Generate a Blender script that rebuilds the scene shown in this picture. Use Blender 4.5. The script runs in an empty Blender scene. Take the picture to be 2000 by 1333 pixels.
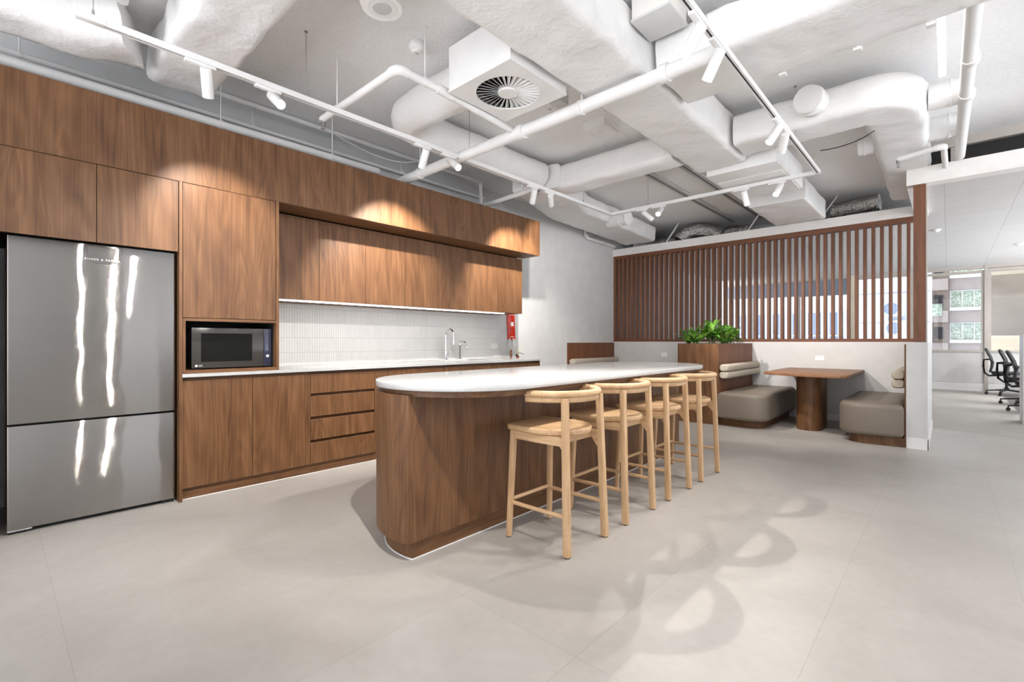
import bpy, bmesh, math, random
from mathutils import Vector, Matrix, noise
R=math.radians; PI=math.pi
random.seed(7)
S=bpy.context.scene; C=S.collection

# ---------------------------------------------------------------- camera, sky, exposure
cam=bpy.data.cameras.new('camera'); co=bpy.data.objects.new('camera',cam); C.objects.link(co)
cam.sensor_width=36; cam.lens=929/2000*36; cam.clip_start=.02; cam.clip_end=200
co.location=(0,0,1.14); co.rotation_euler=(R(90),0,R(42.52)); S.camera=co
w=bpy.data.worlds.new('sky'); S.world=w; w.use_nodes=True
bg=w.node_tree.nodes['Background']; bg.inputs[1].default_value=1.0
_n=w.node_tree; _tc=_n.nodes.new('ShaderNodeTexCoord'); _sp=_n.nodes.new('ShaderNodeSeparateXYZ'); _rp=_n.nodes.new('ShaderNodeValToRGB')
_mr=_n.nodes.new('ShaderNodeMapRange'); _mr.inputs[1].default_value=-1; _mr.inputs[2].default_value=1     # glow added below the horizon to lift the ceiling, hazy sky above
_n.links.new(_tc.outputs['Generated'],_sp.inputs[0]); _n.links.new(_sp.outputs[2],_mr.inputs[0]); _n.links.new(_mr.outputs[0],_rp.inputs[0]); _n.links.new(_rp.outputs[0],bg.inputs[0])
_e=_rp.color_ramp.elements; _e[0].position=.44; _e[0].color=(5.2,5.35,5.6,1); _e[1].position=.52; _e[1].color=(1.6,1.66,1.76,1)
S.view_settings.view_transform='Standard'; S.view_settings.look='None'; S.view_settings.gamma=1
S.view_settings.use_curve_mapping=False; S.view_settings.exposure=.30
S.cycles.use_denoising=True
S.cycles.max_bounces=10; S.cycles.diffuse_bounces=6; S.cycles.transparent_max_bounces=12
S.cycles.sample_clamp_indirect=6; S.cycles.caustics_reflective=False; S.cycles.caustics_refractive=False
SPOT_W=115; WASH_W=120; LED_W=.65

# ---------------------------------------------------------------- materials
def newmat(n):
    m=bpy.data.materials.new(n); m.use_nodes=True; nt=m.node_tree
    return m,nt,nt.nodes['Principled BSDF']
def nd(nt,t,**k):
    x=nt.nodes.new(t)
    for a,b in k.items(): setattr(x,a,b)
    return x
def lk(nt,a,b): nt.links.new(a,b)
def coords(nt,scale=(1,1,1),rnd=True):
    tc=nd(nt,'ShaderNodeTexCoord'); mp=nd(nt,'ShaderNodeMapping'); mp.inputs['Scale'].default_value=scale
    if rnd:
        oi=nd(nt,'ShaderNodeObjectInfo'); ml=nd(nt,'ShaderNodeVectorMath',operation='SCALE'); ml.inputs[0].default_value=(7.3,5.1,3.7)
        lk(nt,oi.outputs['Random'],ml.inputs['Scale']); ad=nd(nt,'ShaderNodeVectorMath',operation='ADD')
        lk(nt,tc.outputs['Object'],ad.inputs[0]); lk(nt,ml.outputs[0],ad.inputs[1]); lk(nt,ad.outputs[0],mp.inputs['Vector'])
    else: lk(nt,tc.outputs['Object'],mp.inputs['Vector'])
    return mp.outputs['Vector']
def noi(nt,vec,scale,detail=4,rough=.55,dist=0):
    n=nd(nt,'ShaderNodeTexNoise'); n.inputs['Scale'].default_value=scale; n.inputs['Detail'].default_value=detail
    n.inputs['Roughness'].default_value=rough; n.inputs['Distortion'].default_value=dist; lk(nt,vec,n.inputs['Vector']); return n
def ramp(nt,fac,stops):
    r=nd(nt,'ShaderNodeValToRGB'); e=r.color_ramp.elements
    while len(e)<len(stops): e.new(.5)
    for i,(p,c) in enumerate(stops): e[i].position=p; e[i].color=(*c,1)
    lk(nt,fac,r.inputs['Fac']); return r
def bump(nt,h,b,strength=.2,dist=.01):
    bp=nd(nt,'ShaderNodeBump'); bp.inputs['Strength'].default_value=strength; bp.inputs['Distance'].default_value=dist
    lk(nt,h,bp.inputs['Height']); lk(nt,bp.outputs[0],b.inputs['Normal'])
def plain(n,col,rough=.5,metal=0,var=.04,nscale=6,bmp=0,bscale=40,bd=.005,spec=None):
    m,nt,b=newmat(n); v=coords(nt)
    nn=noi(nt,v,nscale,3); lo=tuple(max(0,c*(1-var)) for c in col); hi=tuple(min(1,c*(1+var)) for c in col)
    r=ramp(nt,nn.outputs['Fac'],[(.3,lo),(.7,hi)]); lk(nt,r.outputs[0],b.inputs['Base Color'])
    b.inputs['Roughness'].default_value=rough; b.inputs['Metallic'].default_value=metal
    if spec is not None: b.inputs['Specular IOR Level'].default_value=spec
    if bmp: bump(nt,noi(nt,v,bscale,5,.6).outputs['Fac'],b,bmp,bd)
    return m
def wood(n,dark,mid,light,axis='z',rough=.45,sc=1.0,spec=.35,fig=1.0):
    m,nt,b=newmat(n)
    def ax(a,l): return {'z':(a,a,l),'y':(a,l,a),'x':(l,a,a)}[axis]
    v1=coords(nt,ax(9*sc,.42*sc)); v2=coords(nt,ax(70*sc,1.6*sc)); v3=coords(nt,ax(2.6*sc,.9*sc))
    a=noi(nt,v1,1.6,5,.6,1.1*fig); f=noi(nt,v2,1.3,4,.6,.2)
    wv=nd(nt,'ShaderNodeTexWave',wave_type='BANDS',bands_direction={'z':'DIAGONAL','y':'X','x':'Y'}[axis]); wv.inputs['Scale'].default_value=1.3
    wv.inputs['Distortion'].default_value=9; wv.inputs['Detail'].default_value=3; wv.inputs['Detail Scale'].default_value=1.1; lk(nt,v3,wv.inputs['Vector'])
    mx=nd(nt,'ShaderNodeMix'); mx.data_type='FLOAT'; mx.inputs[0].default_value=.42; lk(nt,a.outputs['Fac'],mx.inputs[2]); lk(nt,f.outputs['Fac'],mx.inputs[3])
    mx2=nd(nt,'ShaderNodeMix'); mx2.data_type='FLOAT'; mx2.inputs[0].default_value=.07*fig; lk(nt,mx.outputs[0],mx2.inputs[2]); lk(nt,wv.outputs['Fac'],mx2.inputs[3])
    v4=coords(nt,ax(2.9*sc,.34*sc)); q=noi(nt,v4,1.5,2,.45,.5); qm=nd(nt,'ShaderNodeMath',operation='MULTIPLY'); qm.inputs[1].default_value=95; lk(nt,q.outputs['Fac'],qm.inputs[0])
    qs=nd(nt,'ShaderNodeMath',operation='SINE'); lk(nt,qm.outputs[0],qs.inputs[0]); qq=nd(nt,'ShaderNodeMapRange'); qq.inputs[1].default_value=-1; qq.inputs[2].default_value=1; lk(nt,qs.outputs[0],qq.inputs[0])
    mx3=nd(nt,'ShaderNodeMix'); mx3.data_type='FLOAT'; mx3.inputs[0].default_value=.085*fig; lk(nt,mx2.outputs[0],mx3.inputs[2]); lk(nt,qq.outputs[0],mx3.inputs[3]); mx2=mx3
    r=ramp(nt,mx2.outputs[0],[(.33,dark),(.49,mid),(.65,light)]); lk(nt,r.outputs[0],b.inputs['Base Color'])
    b.inputs['Roughness'].default_value=rough; b.inputs['Specular IOR Level'].default_value=spec
    bump(nt,f.outputs['Fac'],b,.06,.002)
    return m
def emit(n,col,st):
    m,nt,b=newmat(n); b.inputs['Base Color'].default_value=(*col,1); b.inputs['Emission Color'].default_value=(*col,1); b.inputs['Emission Strength'].default_value=st; return m
M={}
WD,WM,WL=(.076,.032,.0130),(.130,.059,.0235),(.180,.088,.039)
M['wood']=wood('walnut_laminate',WD,WM,WL)
M['wood_h']=wood('walnut_laminate_horizontal',WD,WM,WL,'y')
M['wood_dark']=wood('walnut_shadow_recess',(.09,.04,.02),(.15,.07,.034),(.2,.1,.05),'y')
M['slat']=wood('red_brown_timber',(.10,.037,.017),(.155,.060,.028),(.205,.085,.042),rough=.5,fig=.5)
M['slat_h']=wood('red_brown_timber_horizontal',(.10,.037,.017),(.155,.060,.028),(.205,.085,.042),'x',rough=.5,fig=.5)
M['table']=wood('walnut_table_top',(.15,.07,.036),(.235,.115,.06),(.30,.16,.09),'x')
AD,AM,AL=(.42,.245,.12),(.54,.345,.187),(.63,.43,.255)
M['ash']=wood('pale_ash_upright',AD,AM,AL,'z',rough=.5,sc=1.6,fig=.7)
M['ash_x']=wood('pale_ash_along_seat',AD,AM,AL,'x',rough=.5,sc=1.6,fig=.8)
M['ash_y']=wood('pale_ash_across',AD,AM,AL,'y',rough=.5,sc=1.6,fig=.7)
M['black']=plain('black_plastic',(.012,.012,.013),.45)
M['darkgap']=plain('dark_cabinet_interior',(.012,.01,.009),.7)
M['chairblack']=plain('charcoal_chair_plastic',(.03,.03,.034),.5)
M['rubber']=plain('black_rubber',(.02,.02,.02),.8)
M['white_paint']=plain('white_paint',(.58,.57,.56),.6,bmp=.03,bscale=120,bd=.002)
M['wall']=plain('pale_grey_wall_paint',(.60,.60,.595),.65,bmp=.03,bscale=120,bd=.002)
M['cream']=plain('warm_white_fascia',(.76,.735,.705),.6)
M['metal_white']=plain('white_powder_coat',(.76,.755,.745),.4)
M['pipe']=plain('white_pipe_paint',(.74,.735,.725),.5,bmp=.05,bscale=60)
M['plastic']=plain('white_plastic',(.82,.815,.80),.35)
M['greyplastic']=plain('grey_mesh',(.5,.5,.5),.6)
M['chrome']=plain('chrome',(.75,.75,.76),.08,1,var=.01)
M['steel']=plain('sink_steel',(.6,.6,.6),.25,1)
M['fabric']=plain('oatmeal_boucle',(.43,.38,.31),.9,bmp=.5,bscale=260,bd=.003,var=.12,nscale=90)
M['vinyl']=plain('taupe_vinyl',(.185,.152,.122),.48,bmp=.08,bscale=200,bd=.001,spec=.4)
M['red']=plain('red_vinyl_pouch',(.62,.035,.015),.25,var=.25,nscale=9)
M['extred']=plain('red_enamel',(.55,.02,.015),.3)
M['yellow']=plain('yellow_tag',(.85,.62,.02),.5)
M['copper']=plain('copper_valve',(.6,.32,.2),.3,1)
M['text_white']=plain('white_lettering',(.85,.85,.85),.5)
M['text_dark']=plain('grey_lettering',(.10,.10,.10),.5)
M['silver']=plain('silver_foil',(.55,.53,.5),.16,1,bmp=.9,bscale=24,bd=.03)
M['carpet']=None
M['soil']=plain('dark_soil',(.02,.015,.01),.9)
M['wire']=plain('steel_wire',(.35,.35,.35),.4,.6)
M['grey_frame']=plain('taupe_window_frame',(.45,.41,.37),.5)
M['blind']=plain('dark_blue_grey_blind',(.20,.23,.29),.7)
M['ext_white']=plain('pale_blue_facade',(.74,.79,.88),.7,var=.08,nscale=1.5)
M['ext_line']=plain('blue_grey_louvre',(.22,.27,.38),.6)
M['ext_mauve']=plain('mauve_spandrel',(.33,.27,.245),.6,var=.1,nscale=1.0)
M['ext_brown']=plain('brown_facade',(.17,.125,.10),.7,var=.2,nscale=1.2)
M['room_brown']=plain('grey_brown_plaster',(.29,.25,.215),.8,var=.12,nscale=2.5)
M['room_cream']=plain('cream_panel',(.72,.62,.48),.7)
M['unit_grey']=plain('air_conditioner_grey',(.6,.63,.68),.5)
M['duct']=None
M['led']=emit('led_diffuser',(1,.93,.84),9)
M['led_tube']=emit('linear_light_diffuser',(1,.98,.95),7)
M['lens']=emit('spotlight_lens',(1,.95,.88),22)
M['lens_dim']=emit('spotlight_lens_turned_away',(1,.95,.88),3)
M['pendant']=emit('pendant_diffuser',(1,.9,.75),6)
# fabric-wrapped duct
m,nt,b=newmat('white_wrapped_duct'); v=coords(nt,(1,1,1))
n1=noi(nt,v,4,5,.55,.25); n2=noi(nt,v,16,4,.6,.6)
r=ramp(nt,n1.outputs['Fac'],[(.3,(.74,.735,.725)),(.7,(.80,.795,.787))]); lk(nt,r.outputs[0],b.inputs['Base Color']); b.inputs['Roughness'].default_value=.6
mm=nd(nt,'ShaderNodeMath',operation='ADD'); lk(nt,n1.outputs['Fac'],mm.inputs[0]); m2=nd(nt,'ShaderNodeMath',operation='MULTIPLY'); m2.inputs[1].default_value=.22; lk(nt,n2.outputs['Fac'],m2.inputs[0]); lk(nt,m2.outputs[0],mm.inputs[1])
bump(nt,mm.outputs[0],b,.55,.035); M['duct']=m
# sprayed ceiling
m,nt,b=newmat('sprayed_ceiling'); v=coords(nt,rnd=False)
n1=noi(nt,v,38,6,.7); n2=noi(nt,v,1.3,4,.6)
r=ramp(nt,n2.outputs['Fac'],[(.3,(.92,.92,.918)),(.7,(.95,.95,.948))]); r2=ramp(nt,n1.outputs['Fac'],[(.35,(.78,.78,.78)),(.6,(1,1,1))])
mx=nd(nt,'ShaderNodeMix'); mx.data_type='RGBA'; mx.blend_type='MULTIPLY'; mx.inputs[0].default_value=.22; lk(nt,r.outputs[0],mx.inputs[6]); lk(nt,r2.outputs[0],mx.inputs[7])
lk(nt,mx.outputs[2],b.inputs['Base Color']); b.inputs['Roughness'].default_value=.9; bump(nt,n1.outputs['Fac'],b,.6,.02); M['spray']=m
# floor tiles
def tiled(n,bw,bh,ox,oy,cols,mortar,mcol,rough,ns,bumps=.15,vert=False,offset=0):
    m,nt,b=newmat(n); tc=nd(nt,'ShaderNodeTexCoord'); mp=nd(nt,'ShaderNodeMapping'); mp.inputs['Location'].default_value=(ox,oy,0)
    src=tc.outputs['Object']
    if vert:
        sp=nd(nt,'ShaderNodeSeparateXYZ'); cb=nd(nt,'ShaderNodeCombineXYZ'); lk(nt,src,sp.inputs[0]); lk(nt,sp.outputs[1],cb.inputs[0]); lk(nt,sp.outputs[2],cb.inputs[1]); src=cb.outputs[0]
    lk(nt,src,mp.inputs['Vector'])
    br=nd(nt,'ShaderNodeTexBrick'); br.offset=offset; br.inputs['Scale'].default_value=1; br.inputs['Brick Width'].default_value=bw; br.inputs['Row Height'].default_value=bh
    br.inputs['Mortar Size'].default_value=mortar; br.inputs['Mortar Smooth'].default_value=.3
    lk(nt,mp.outputs[0],br.inputs['Vector'])
    a=noi(nt,tc.outputs['Object'],ns,6,.62,.6); r=ramp(nt,a.outputs['Fac'],[(.28,cols[0]),(.5,cols[1]),(.72,cols[2])])
    a2=noi(nt,tc.outputs['Object'],ns*14,4,.6); r2=ramp(nt,a2.outputs['Fac'],[(.3,(.94,.94,.94)),(.7,(1,1,1))])
    mx=nd(nt,'ShaderNodeMix'); mx.data_type='RGBA'; mx.blend_type='MULTIPLY'; mx.inputs[0].default_value=1; lk(nt,r.outputs[0],mx.inputs[6]); lk(nt,r2.outputs[0],mx.inputs[7])
    tint=nd(nt,'ShaderNodeMix'); tint.data_type='RGBA'; tint.blend_type='MULTIPLY'; tint.inputs[0].default_value=1; lk(nt,mx.outputs[2],tint.inputs[6])
    br.inputs['Color1'].default_value=(1,1,1,1); br.inputs['Color2'].default_value=(.955,.95,.945,1); br.inputs['Mortar'].default_value=(*mcol,1)
    lk(nt,br.outputs['Color'],tint.inputs[7]); lk(nt,tint.outputs[2],b.inputs['Base Color']); b.inputs['Roughness'].default_value=rough
    inv=nd(nt,'ShaderNodeMath',operation='SUBTRACT'); inv.inputs[0].default_value=1; lk(nt,br.outputs['Fac'],inv.inputs[1]); bump(nt,inv.outputs[0],b,bumps,.003)
    return m,nt,b,br
M['floor']=tiled('concrete_look_floor_tile',.616,1.232,.373,-.186,((.37,.343,.313),(.412,.385,.354),(.455,.429,.40)),.0015,(.81,.80,.79),.42,1.5)[0]
M['floor'].node_tree.nodes['Principled BSDF'].inputs['Specular IOR Level'].default_value=.4
M['splash']=tiled('white_finger_tile',.0257,.1485,0,.030,((.68,.68,.67),(.71,.71,.70),(.73,.73,.72)),.0011,(.50,.46,.42),.25,4,.5,True)[0]
M['office_ceiling']=tiled('mineral_ceiling_tile',.62,1.24,.03,-.1,((.58,.57,.555),(.60,.59,.575),(.61,.60,.585)),.006,(.78,.78,.78),.9,3,.1)[0]
m,nt,b=newmat('light_grey_carpet'); v=coords(nt,(1,9,1),rnd=False); n1=noi(nt,v,2.2,6,.7); n2=noi(nt,v,60,3,.6)
r=ramp(nt,n1.outputs['Fac'],[(.3,(.36,.335,.305)),(.7,(.50,.475,.44))]); lk(nt,r.outputs[0],b.inputs['Base Color']); b.inputs['Roughness'].default_value=.95; bump(nt,n2.outputs['Fac'],b,.4,.006); M['carpet']=m
# stone
m,nt,b=newmat('white_engineered_stone'); v=coords(nt); n1=noi(nt,v,1.6,6,.65,2.2); n2=noi(nt,v,90,2,.5)
r=ramp(nt,n1.outputs['Fac'],[(.4,(.465,.465,.46)),(.495,(.455,.455,.45)),(.52,(.44,.44,.44)),(.545,(.46,.46,.455)),(.62,(.47,.47,.465))])
r2=ramp(nt,n2.outputs['Fac'],[(.3,(.95,.95,.95)),(.5,(1,1,1))]); mx=nd(nt,'ShaderNodeMix'); mx.data_type='RGBA'; mx.blend_type='MULTIPLY'; mx.inputs[0].default_value=1; lk(nt,r.outputs[0],mx.inputs[6]); lk(nt,r2.outputs[0],mx.inputs[7])
lk(nt,mx.outputs[2],b.inputs['Base Color']); b.inputs['Roughness'].default_value=.16; M['stone']=m
# brushed stainless, brushed across
m,nt,b=newmat('brushed_stainless'); b.inputs['Base Color'].default_value=(.32,.31,.298,1); b.inputs['Metallic'].default_value=1; b.inputs['Roughness'].default_value=.05
tc=nd(nt,'ShaderNodeTexCoord'); ge=nd(nt,'ShaderNodeNewGeometry')
def _wn(k):
    sc=nd(nt,'ShaderNodeVectorMath',operation='SCALE'); sc.inputs['Scale'].default_value=k; lk(nt,tc.outputs['Object'],sc.inputs[0]); wn=nd(nt,'ShaderNodeTexWhiteNoise',noise_dimensions='3D'); lk(nt,sc.outputs[0],wn.inputs['Vector']); return wn.outputs['Value']
sm=nd(nt,'ShaderNodeMath',operation='ADD'); lk(nt,_wn(7919.3),sm.inputs[0]); lk(nt,_wn(6133.7),sm.inputs[1])      # fine horizontal brushing spreads reflections vertically
tz=nd(nt,'ShaderNodeMath',operation='MULTIPLY_ADD'); tz.inputs[1].default_value=.55; tz.inputs[2].default_value=-.55; lk(nt,sm.outputs[0],tz.inputs[0])
v2=coords(nt,(1,1.3,2.2)); n2=noi(nt,v2,2.0,2,.5); ty=nd(nt,'ShaderNodeMath',operation='MULTIPLY_ADD'); ty.inputs[1].default_value=.035; ty.inputs[2].default_value=-.0175; lk(nt,n2.outputs['Fac'],ty.inputs[0])
cb=nd(nt,'ShaderNodeCombineXYZ'); lk(nt,ty.outputs[0],cb.inputs[1]); lk(nt,tz.outputs[0],cb.inputs[2])
ad=nd(nt,'ShaderNodeVectorMath',operation='ADD'); lk(nt,ge.outputs['Normal'],ad.inputs[0]); lk(nt,cb.outputs[0],ad.inputs[1]); nn=nd(nt,'ShaderNodeVectorMath',operation='NORMALIZE'); lk(nt,ad.outputs[0],nn.inputs[0]); lk(nt,nn.outputs[0],b.inputs['Normal']); M['brushed']=m
# microwave
M['mw']=plain('black_mirror_glass',(.050,.047,.043),.15,var=.02,spec=.3); M['mw2']=plain('dark_glass_window',(.008,.008,.007),.55,spec=.08)
M['mw3']=plain('blue_black_touch_panel',(.03,.035,.06),.12,spec=.6)
# leaves
m,nt,b=newmat('glossy_green_leaf'); v=coords(nt); n1=noi(nt,v,9,3,.6); r=ramp(nt,n1.outputs['Fac'],[(.25,(.03,.085,.012)),(.5,(.075,.20,.022)),(.75,(.25,.38,.06))]); lk(nt,r.outputs[0],b.inputs['Base Color']); b.inputs['Roughness'].default_value=.28; M['leaf']=m
m,nt,b=newmat('green_stem'); b.inputs['Base Color'].default_value=(.06,.13,.025,1); M['stem']=m
# window glass / facade panes with foliage reflections painted into the colour
def glass(n,tint,refl):
    m=bpy.data.materials.new(n); m.use_nodes=True; nt=m.node_tree; nt.nodes.remove(nt.nodes['Principled BSDF']); o=nt.nodes['Material Output']
    t=nd(nt,'ShaderNodeBsdfTransparent'); t.inputs[0].default_value=(*tint,1); g=nd(nt,'ShaderNodeBsdfGlossy'); g.inputs['Roughness'].default_value=.01
    f=nd(nt,'ShaderNodeFresnel'); f.inputs['IOR'].default_value=refl; mx=nd(nt,'ShaderNodeMixShader'); lk(nt,f.outputs[0],mx.inputs[0]); lk(nt,t.outputs[0],mx.inputs[1]); lk(nt,g.outputs[0],mx.inputs[2]); lk(nt,mx.outputs[0],o.inputs['Surface']); return m
M['glass']=glass('window_glass',(.93,.95,.96),1.45)
m,nt,b=newmat('facade_pane_with_foliage_tint'); v=coords(nt,(1,1,1)); n1=noi(nt,v,2.2,5,.65,3); r=ramp(nt,n1.outputs['Fac'],[(.3,(.12,.16,.10)),(.5,(.34,.40,.30)),(.62,(.62,.66,.62)),(.75,(.40,.34,.26))]); lk(nt,r.outputs[0],b.inputs['Base Color']); b.inputs['Roughness'].default_value=.25; M['facade_pane']=m

# ---------------------------------------------------------------- object helpers
def empty(name,loc=(0,0,0),rz=0):
    o=bpy.data.objects.new(name,None); o.empty_display_size=.1; C.objects.link(o); o.location=loc; o.rotation_euler=(0,0,rz); return o
def tag(o,label,cat,group=None,kind=None):
    if label: o['label']=label
    if cat: o['category']=cat
    if group: o['group']=group
    if kind: o['kind']=kind
    return o
def thing(name,label,cat,loc=(0,0,0),group=None,rz=0): return tag(empty(name,loc,rz),label,cat,group)
class MB:
    """collects shapes given in world coordinates and links them as ONE mesh object"""
    def __init__(s): s.bm=bmesh.new()
    def box(s,x0,x1,y0,y1,z0,z1,bev=0,seg=2):
        t=bmesh.new(); r=bmesh.ops.create_cube(t,size=1)
        for v in t.verts: v.co=Vector(((x0+x1)/2+v.co.x*(x1-x0),(y0+y1)/2+v.co.y*(y1-y0),(z0+z1)/2+v.co.z*(z1-z0)))
        if bev: bmesh.ops.bevel(t,geom=list(t.edges),offset=bev,segments=seg,affect='EDGES',profile=.5)
        return s.merge(t)
    def merge(s,t):
        me=bpy.data.meshes.new('tmp'); t.to_mesh(me); t.free(); s.bm.from_mesh(me); bpy.data.meshes.remove(me); return s
    def obox(s,mat,sx,sy,sz,bev=0):
        t=bmesh.new(); bmesh.ops.create_cube(t,size=1)
        for v in t.verts: v.co=Vector((v.co.x*sx,v.co.y*sy,v.co.z*sz))
        if bev: bmesh.ops.bevel(t,geom=list(t.edges),offset=bev,segments=2,affect='EDGES',profile=.5)
        bmesh.ops.transform(t,matrix=mat,verts=list(t.verts)); return s.merge(t)
    def prism(s,poly,z0,z1,bt=0,bb=0,seg=4,bv=0):
        """poly is counter-clockwise in plan; bt/bb round the top/bottom rims"""
        n=len(poly); rings=[]
        def inset(d):
            out=[]
            for i in range(n):
                p=Vector(poly[i]); a=Vector(poly[i-1]); c=Vector(poly[(i+1)%n]); e1=(p-a); e2=(c-p)
                if e1.length<1e-9: e1=e2
                if e2.length<1e-9: e2=e1
                n1=Vector((-e1.y,e1.x)).normalized(); n2=Vector((-e2.y,e2.x)).normalized(); nn=(n1+n2)
                nn=nn/max(nn.length_squared/2,.3)
                out.append(p+nn*d)
            return out
        lv=[]
        if bb:
            for i in range(seg+1):
                a=i/seg*PI/2; lv.append((z0+bb*(1-math.sin(a)),bb*(1-math.cos(a)) ))
            lv=[(z0+bb-bb*math.sin((1-i/seg)*PI/2),bb-bb*math.cos((1-i/seg)*PI/2)) for i in range(seg+1)]
        else: lv=[(z0,0)]
        if bt: lv+=[(z1-bt+bt*math.sin(i/seg*PI/2),bt-bt*math.cos(i/seg*PI/2)) for i in range(seg+1)]
        else: lv+=[(z1,0)]
        bm=s.bm
        for z,d in lv:
            rings.append([bm.verts.new((p[0],p[1],z)) for p in (inset(d) if d else poly)])
        for a,b in zip(rings,rings[1:]):
            for i in range(n): bm.faces.new((a[i],a[(i+1)%n],b[(i+1)%n],b[i]))
        bm.faces.new(list(reversed(rings[0]))); bm.faces.new(rings[-1]); return s
    def sweep(s,path,section,up=(0,0,1),caps=True,amp=0,scales=None,nf=5):
        """section: list of (a,b) offsets, a sideways, b along up; path: list of points"""
        path=[Vector(p) for p in path]; up=Vector(up); n=len(section); rings=[]; bm=s.bm
        for i,p in enumerate(path):
            t=(path[min(i+1,len(path)-1)]-path[max(i-1,0)]).normalized()
            u=up if abs(t.dot(up))<.97 else Vector((0,1,0))
            side=t.cross(u).normalized(); u2=side.cross(t).normalized()
            k=scales[i] if scales else 1
            if 0<i<len(path)-1:
                d1=(path[i]-path[i-1]).normalized(); d2=(path[i+1]-path[i]).normalized(); c=max(.5,math.cos(d1.angle(d2,0)/2))
            else: c=1
            ring=[]
            for a,b in section:
                q=p+side*a*k/c+u2*b*k
                if amp:
                    o=noise.noise_vector(q*nf)+.5*noise.noise_vector(q*nf*2.7); q=q+Vector(o)*amp
                ring.append(bm.verts.new(q))
            rings.append(ring)
        for a,b in zip(rings,rings[1:]):
            for i in range(n): bm.faces.new((a[i],a[(i+1)%n],b[(i+1)%n],b[i]))
        if caps: bm.faces.new(list(reversed(rings[0]))); bm.faces.new(rings[-1])
        return s
    def tube(s,path,r,seg=16,rb=None,**k):
        if isinstance(r,(list,tuple)): sc=[x/r[0] for x in r]; r0=r[0]
        else: sc=None; r0=r
        rb=rb or r0
        return s.sweep(path,[(r0*math.cos(2*PI*i/seg),rb*math.sin(2*PI*i/seg)) for i in range(seg)],scales=sc,**k)
    def lathe(s,c,prof,axis=(0,0,1),seg=28):
        """prof: (radius, distance along axis)"""
        c=Vector(c); ax=Vector(axis).normalized(); q=ax.to_track_quat('Z','Y'); bm=s.bm; rings=[]
        for r,h in prof:
            if r<1e-6: rings.append([bm.verts.new(c+ax*h)])
            else: rings.append([bm.verts.new(c+q@Vector((r*math.cos(2*PI*i/seg),r*math.sin(2*PI*i/seg),h))) for i in range(seg)])
        for a,b in zip(rings,rings[1:]):
            if len(a)==1 and len(b)==1: continue
            for i in range(seg):
                j=(i+1)%seg
                if len(a)==1: bm.faces.new((a[0],b[j],b[i]))
                elif len(b)==1: bm.faces.new((a[i],a[j],b[0]))
                else: bm.faces.new((a[i],a[j],b[j],b[i]))
        if len(rings[0])>1: bm.faces.new(list(reversed(rings[0])))
        if len(rings[-1])>1: bm.faces.new(rings[-1])
        return s
    def quad(s,*p): s.bm.faces.new([s.bm.verts.new(x) for x in p]); return s
    def build(s,name,mat,parent=None,smooth=30,label=None,kind=None,origin=None):
        bm=s.bm; bmesh.ops.recalc_face_normals(bm,faces=list(bm.faces)); me=bpy.data.meshes.new(name)
        off=Vector((0,0,0))
        if parent is not None:
            q=parent
            while q is not None: off=off+Vector(q.location); q=q.parent
        elif origin is not None: off=Vector(origin)
        if off.length: bmesh.ops.translate(bm,vec=-off,verts=list(bm.verts))
        bm.to_mesh(me); bm.free(); me.materials.append(mat if not isinstance(mat,str) else M[mat])
        for p in me.polygons: p.use_smooth=True
        me.set_sharp_from_angle(angle=R(smooth))
        o=bpy.data.objects.new(name,me); C.objects.link(o)
        if parent is not None: o.parent=parent
        elif origin is not None: o.location=off
        if label: o['label']=label
        if kind: o['kind']=kind
        return o
def Box(*a,**k): return MB().box(*a,**k)
def struct(name,mb,mat,parent=None,label=None): return mb.build(name,mat,parent,kind='structure' if parent is None else None,label=label)
def text(name,body,size,loc,rot,mat,parent,ext=.0004,font_scale=1,spacing=1):
    cu=bpy.data.curves.new(name,'FONT'); cu.body=body; cu.size=size; cu.extrude=ext; cu.align_x='CENTER'; cu.align_y='CENTER'; cu.space_character=spacing
    o=bpy.data.objects.new(name+'_curve',cu); C.objects.link(o); bpy.context.view_layer.update()
    me=bpy.data.meshes.new_from_object(o.evaluated_get(bpy.context.evaluated_depsgraph_get())); bpy.data.objects.remove(o); bpy.data.curves.remove(cu)
    mt=Matrix.Translation(Vector(loc)-Vector(parent.matrix_world.translation if False else abs_loc(parent)))@rot
    me.transform(mt); me.materials.clear(); me.materials.append(M[mat]); q=bpy.data.objects.new(name,me); C.objects.link(q); q.parent=parent; return q
def abs_loc(p):
    v=Vector((0,0,0))
    while p is not None: v+=Vector(p.location); p=p.parent
    return v
FACE_X=Matrix(((0,0,1,0),(1,0,0,0),(0,1,0,0),(0,0,0,1)))     # text read by someone looking along -x
FACE_NY=Matrix(((1,0,0,0),(0,0,-1,0),(0,1,0,0),(0,0,0,1)))
def copy_tree(o,parent=None):
    c=o.copy(); C.objects.link(c)
    if parent is not None: c.parent=parent
    for ch in list(o.children):
        copy_tree(ch,c)
    return c
def arc(cx,cy,r,a0,a1,n): return [(cx+r*math.cos(R(a0+(a1-a0)*i/n)),cy+r*math.sin(R(a0+(a1-a0)*i/n))) for i in range(n+1)]
def rrect(x0,x1,y0,y1,r,n=6):
    rs=r if isinstance(r,(list,tuple)) else (r,)*4      # SW, SE, NE, NW
    p=[]
    for (cx,cy,a),q in zip(((x0,y0,180),(x1,y0,270),(x1,y1,0),(x0,y1,90)),rs):
        sx=1 if cx==x0 else -1; sy=1 if cy==y0 else -1
        if q<=0: p.append((cx,cy))
        else: p+=arc(cx+sx*q,cy+sy*q,q,a,a+90,n)
    return p
def rsec(w,h,r,n=4): return rrect(-w/2,w/2,-h/2,h/2,r,n)
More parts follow.
